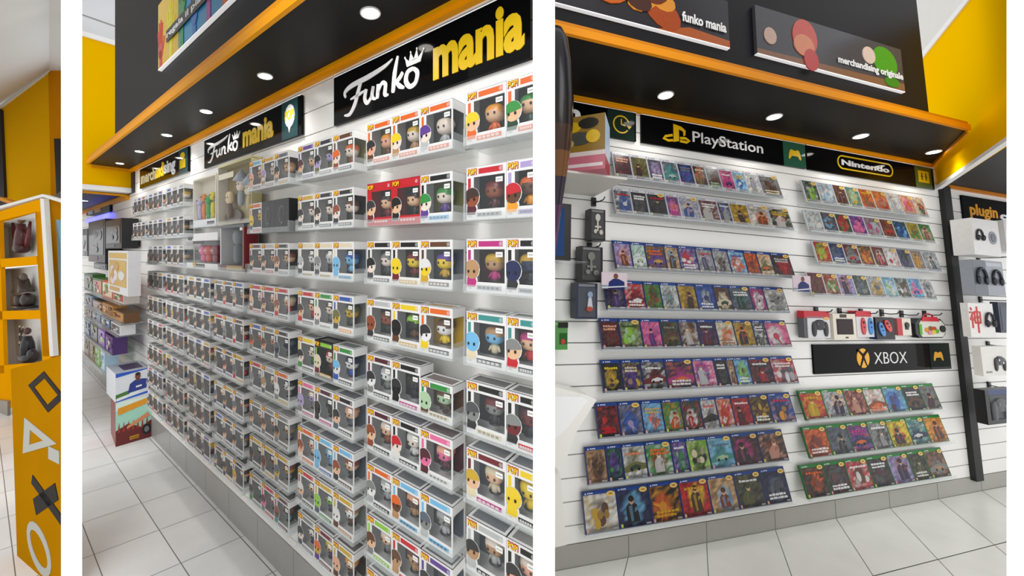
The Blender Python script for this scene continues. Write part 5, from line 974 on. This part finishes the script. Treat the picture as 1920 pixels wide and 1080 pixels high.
# ------------------------------------------------------------------ left bay: yellow showcase and counter
def cpt(px, py, y=0.): return C.on(px, py, 1, y)
def poly_px(cm, pts, y0, y1, col, room=C):
    P = [room.on(a, b, 1, y0) for a, b in pts]; cm.prism([(p.x, p.z) for p in P], y0, y1, col); return cm
tiles('floor', Room((1, 0, 0), (0, 0, 1), (0, 0, 0)), -9.0, -1.2, 6.2, 1.2, .5, .5, -.25, .1, .1, col='e6e6e4', grout='6a6a66', z=-.004)
YD = mat('orange_yellow_paint', rough=.6, noise=.06, nscale=3, spec=0)
t = thing('display_cabinet', 'tall orange-yellow showcase with three white niches holding statues', 'display cabinet', C, (0, 0, 0))
cm = CM()
for q in ([(-40, 408), (78, 372), (66, 397), (-40, 424)], [(66, 397), (78, 372), (95, 668), (80, 668)], [(-40, 489), (68, 480), (70, 496), (-40, 505)], [(-40, 584), (74, 582), (76, 598), (-40, 600)], [(-40, 688), (80, 680), (96, 700), (96, 765), (-40, 765)], [(-40, 400), (-2, 400), (8, 700), (-40, 700)], [(66, 397), (80, 397), (95, 690), (80, 690)]):
    poly_px(cm, q, 0, .03, 'eca008')
obj('front_frame', cm, YD, t)
def niche(x0t, y0t, x1t, y1t, x0b, y0b, x1b, y1b):
    a, b, cc_, d = cpt(x0t, y0t), cpt(x1t, y1t), cpt(x1b, y1b), cpt(x0b, y0b); dp = .17; cm = CM(); k = 'f2f2ee'
    bk = [Vector((p.x, dp, p.z)) for p in (a, b, cc_, d)]; f = [Vector((p.x, .02, p.z)) for p in (a, b, cc_, d)]
    cm.face([bk[3], bk[2], bk[1], bk[0]], k)
    for i in range(4): j = (i + 1) % 4; cm.face([f[i], f[j], bk[j], bk[i]], k)
    obj('niche', cm, MATTE, t); return d, cc_
n1 = niche(-30, 425, 66, 397, -28, 492, 68, 481); n2 = niche(-25, 507, 70, 497, -20, 588, 75, 583); n3 = niche(-20, 601, 76, 598, -14, 690, 82, 682)
cm = CM(); poly_px(cm, [(-40, 402), (79, 369), (115, 380), (115, 374), (79, 364), (-40, 397)], -.01, .03, 'ecebe4'); obj('top_trim', cm, MATTE, t)
cm = CM(); poly_px(cm, [(75, 372), (82, 372), (100, 668), (93, 668)], -.015, .02, 'eceae2'); obj('corner_trim', cm, MATTE, t)
cm = CM(); a, b = cpt(82, 372), cpt(100, 700); cc_ = Vector((a.x + .55, -.05, a.z)); 
cm.face([Vector((a.x, .0, a.z)), Vector((b.x, .0, b.z)), C.on(150, 700, 1, .25), C.on(150, 385, 1, .25)], 'eba012'); obj('side_panel', cm, YD, t)
cm = CM(); p = [C.on(105, 412, 1, .03), C.on(112, 560, 1, .03), C.on(130, 560, 1, .12), C.on(130, 412, 1, .12)]; cm.face(p, '8fb8c8'); obj('side_picture', cm, GLOSS, t)
def cstat(ax, base_px, label, parts_fn, cat='statue'):
    p = C.on(base_px[0], base_px[1], 1, .09); t = thing('display_statue', label, cat, C, (p.x, .09, p.z)); cm = CM(); parts_fn(cm); cm.v = [(v[0] * 1.12, v[1], v[2] * 1.15) for v in cm.v]; smooth(obj('statue_body', cm, PLAST, t)); return t
z1_ = (n1[0].z + n1[1].z) / 2; S_ = .0055
def st1(cm):
    k = '5c1618'; cm.sph(0, 0, .06, .08, .06, .05, '3a1010', .8); cm.tube([(0, 0, .05), (.01, 0, .20), (.0, 0, .30)], [.06, .05, .03], '4a1a1a', 10); cm.sph(0, 0, .34, .03, .03, .035, '6a4a30')
    for s_ in (-1, 1): cm.prism([(s_ * .02, .26), (s_ * .12, .20), (s_ * .20, .32), (s_ * .19, .20), (s_ * .12, .06), (s_ * .04, .12)], -.01, .01, k); cm.tube([(s_ * .02, 0, .36), (s_ * .05, 0, .42)], [.012, .003], 'b88a60', 6)
cstat(0, (40, 477), 'small dark red winged statue in the top niche', st1)
def st2(cm):
    cm.box(-.14, .14, -.06, .06, 0, .02, '241a16'); cm.box(-.12, .02, -.05, .05, .02, .12, '3a2820'); cm.prism([(-.16, .14), (.14, .16), (.06, .20), (.0, .28), (-.06, .30), (-.10, .2)], -.04, .04, '3a2c24'); cm.sph(.0, 0, .30, .035, .03, .04, '5a4a40'); cm.sph(.08, 0, .08, .06, .05, .07, '2c2220')
cstat(0, (44, 577), 'brown crouching statue on a stump in the middle niche', st2)
def st3(cm):
    cm.sph(.02, 0, .04, .13, .06, .05, '201a1a', .8); cm.tube([(.02, 0, .05), (.02, 0, .18), (.02, 0, .25)], [.06, .05, .03], '18161a', 10); cm.sph(.02, 0, .30, .028, .028, .034, '4a2c28'); cm.sph(.12, 0, .08, .05, .04, .06, '241c1c')
    cm.tube([(-.12, 0, .02), (-.12, 0, .30)], .006, '1a1618', 6)
    for q in (.12, .20, .28): cm.tube([(-.16, 0, q + .04), (-.155, 0, q), (-.12, 0, q - .01), (-.085, 0, q), (-.08, 0, q + .04)], .005, '1a1618', 6); cm.sph(-.16, 0, q + .05, .008, .008, .014, 'b8b0a8', 1, 6, 4); cm.sph(-.08, 0, q + .05, .008, .008, .014, 'b8b0a8', 1, 6, 4)
cstat(0, (50, 678), 'dark seated statue beside a candle stand in the bottom niche', st3)
# walls and ceiling above the showcase
Cw = Room((1, 0, 0), (0, 0, 1), (0, 5.0, 0)); W4 = lambda px, py, y=0.: Cw.on(px, py, 1, y)
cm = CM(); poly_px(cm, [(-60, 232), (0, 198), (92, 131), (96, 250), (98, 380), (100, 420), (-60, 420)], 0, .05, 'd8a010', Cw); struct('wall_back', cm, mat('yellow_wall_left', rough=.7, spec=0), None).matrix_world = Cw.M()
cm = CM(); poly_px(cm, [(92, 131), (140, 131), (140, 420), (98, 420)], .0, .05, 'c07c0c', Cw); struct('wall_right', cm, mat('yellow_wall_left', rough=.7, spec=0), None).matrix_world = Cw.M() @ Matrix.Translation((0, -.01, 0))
cm = CM(); poly_px(cm, [(101, 260), (140, 260), (140, 440), (109, 440)], -.03, .02, '14120f', Cw); struct('trim_12', cm, MATTE, None).matrix_world = Cw.M()
cm = CM(); poly_px(cm, [(-60, 190), (1, 205), (8, 370), (-60, 370)], -.03, .02, '1a1614', Cw); struct('wall_left', cm, MATTE, None).matrix_world = Cw.M()
cm = CM(); poly_px(cm, [(-60, 372), (0, 372), (40, 387), (-60, 430)], -.55, -.50, '15120f', Cw); struct('ceiling_soffit', cm, MATTE, None).matrix_world = Cw.M()
cm = CM(); poly_px(cm, [(-60, 360), (0, 370), (42, 386), (38, 391), (0, 376), (-60, 368)], -.58, -.50, 'd88c10', Cw); struct('trim_13', cm, MATTE, None).matrix_world = Cw.M()
cm = CM(); P = [W4(-60, 236), W4(92, 133), W4(136, 133)]
zc = W4(92, 131).z
E0 = P[0] + (P[0] - P[1]) * 1.5; bk_ = [E0, P[0], P[1], P[2]]; fr_ = [Vector((q.x * .1, -4.5, zc + .3)) for q in bk_]; fr_[0].x = -6
for i in range(3): cm.face([bk_[i], fr_[i], fr_[i + 1], bk_[i + 1]], 'd6d6d3')
o = struct('ceiling', cm, MATTE, None); o.matrix_world = Cw.M()
cm = CM(); poly_px(cm, [(-60, 229), (0, 196), (92, 128), (92, 133), (0, 202), (-60, 235)], -.02, .0, 'd8d6cc', Cw); struct('trim_14', cm, MATTE, None).matrix_world = Cw.M()
cm = CM(); poly_px(cm, [(-60, 745), (14, 752), (14, 790), (-60, 780)], -.02, .0, '8a8478'); struct('baseboard_left', cm, TILE, C)
# counter with game symbols
dpx = lambda px, py, y=0.: D.on(px, py, 1, y)
t = thing('shop_counter', 'glossy orange-yellow counter panel with black and grey game symbols', 'counter', D, (0, 0, 0))
cm = CM(); P = [dpx(*q) for q in ((20, 692), (32, 1043), (75, 1081), (122, 1128), (132, 662))]; cm.prism([(P[0].x, P[0].z), (P[1].x, max(P[1].z, 0)), (P[2].x, max(P[2].z, 0)), (P[3].x, 0), (P[4].x, P[4].z)], 0, .03, 'b87e08'); obj('panel', cm, mat('wood_gloss_yellow', rough=.45, spec=0, noise=.18, nscale=2.5), t)
def symc(pts, k, col, name):
    P = [dpx(*q) for q in pts]; cm = CM(); cm.outline([(p.x, p.z) for p in P], k, -.003, -.0005, col); obj(name, cm, mat('symbol_vinyl', rough=.5, spec=.05), t)
def sym(pts, wpx, col, name, closed=True):
    P = [dpx(*q) for q in pts]; w_ = (dpx(60 + wpx, 800) - dpx(60, 800)).x; cm = CM(); cm.ribbon([(p.x, p.z) for p in P], w_, -.003, -.0005, col, closed); obj(name, cm, mat('symbol_vinyl', rough=.5, spec=.05), t)
symc([(83, 696), (54, 722), (91, 773), (122, 744)], .66, '241a12', 'square_symbol')
symc([(47, 783), (44, 850), (107, 832)], .42, 'b8b8b0', 'triangle_symbol')
sym([(92, 848), (112, 858)], 9, 'b8b8b0', 'bar_mark', False)
sym([(61, 898), (118, 978)], 7, '24201c', 'cross_stroke', False); sym([(66, 950), (107, 921)], 12, '24201c', 'cross_stroke', False)
sym([(74 + 22 * math.cos(a) * .75 + 12 * math.sin(a) * .9, 1029 + 44 * math.sin(a) + 6 * math.cos(a)) for a in [2 * math.pi * k / 20 for k in range(20)]], 6, 'b8b8b0', 'circle_symbol')
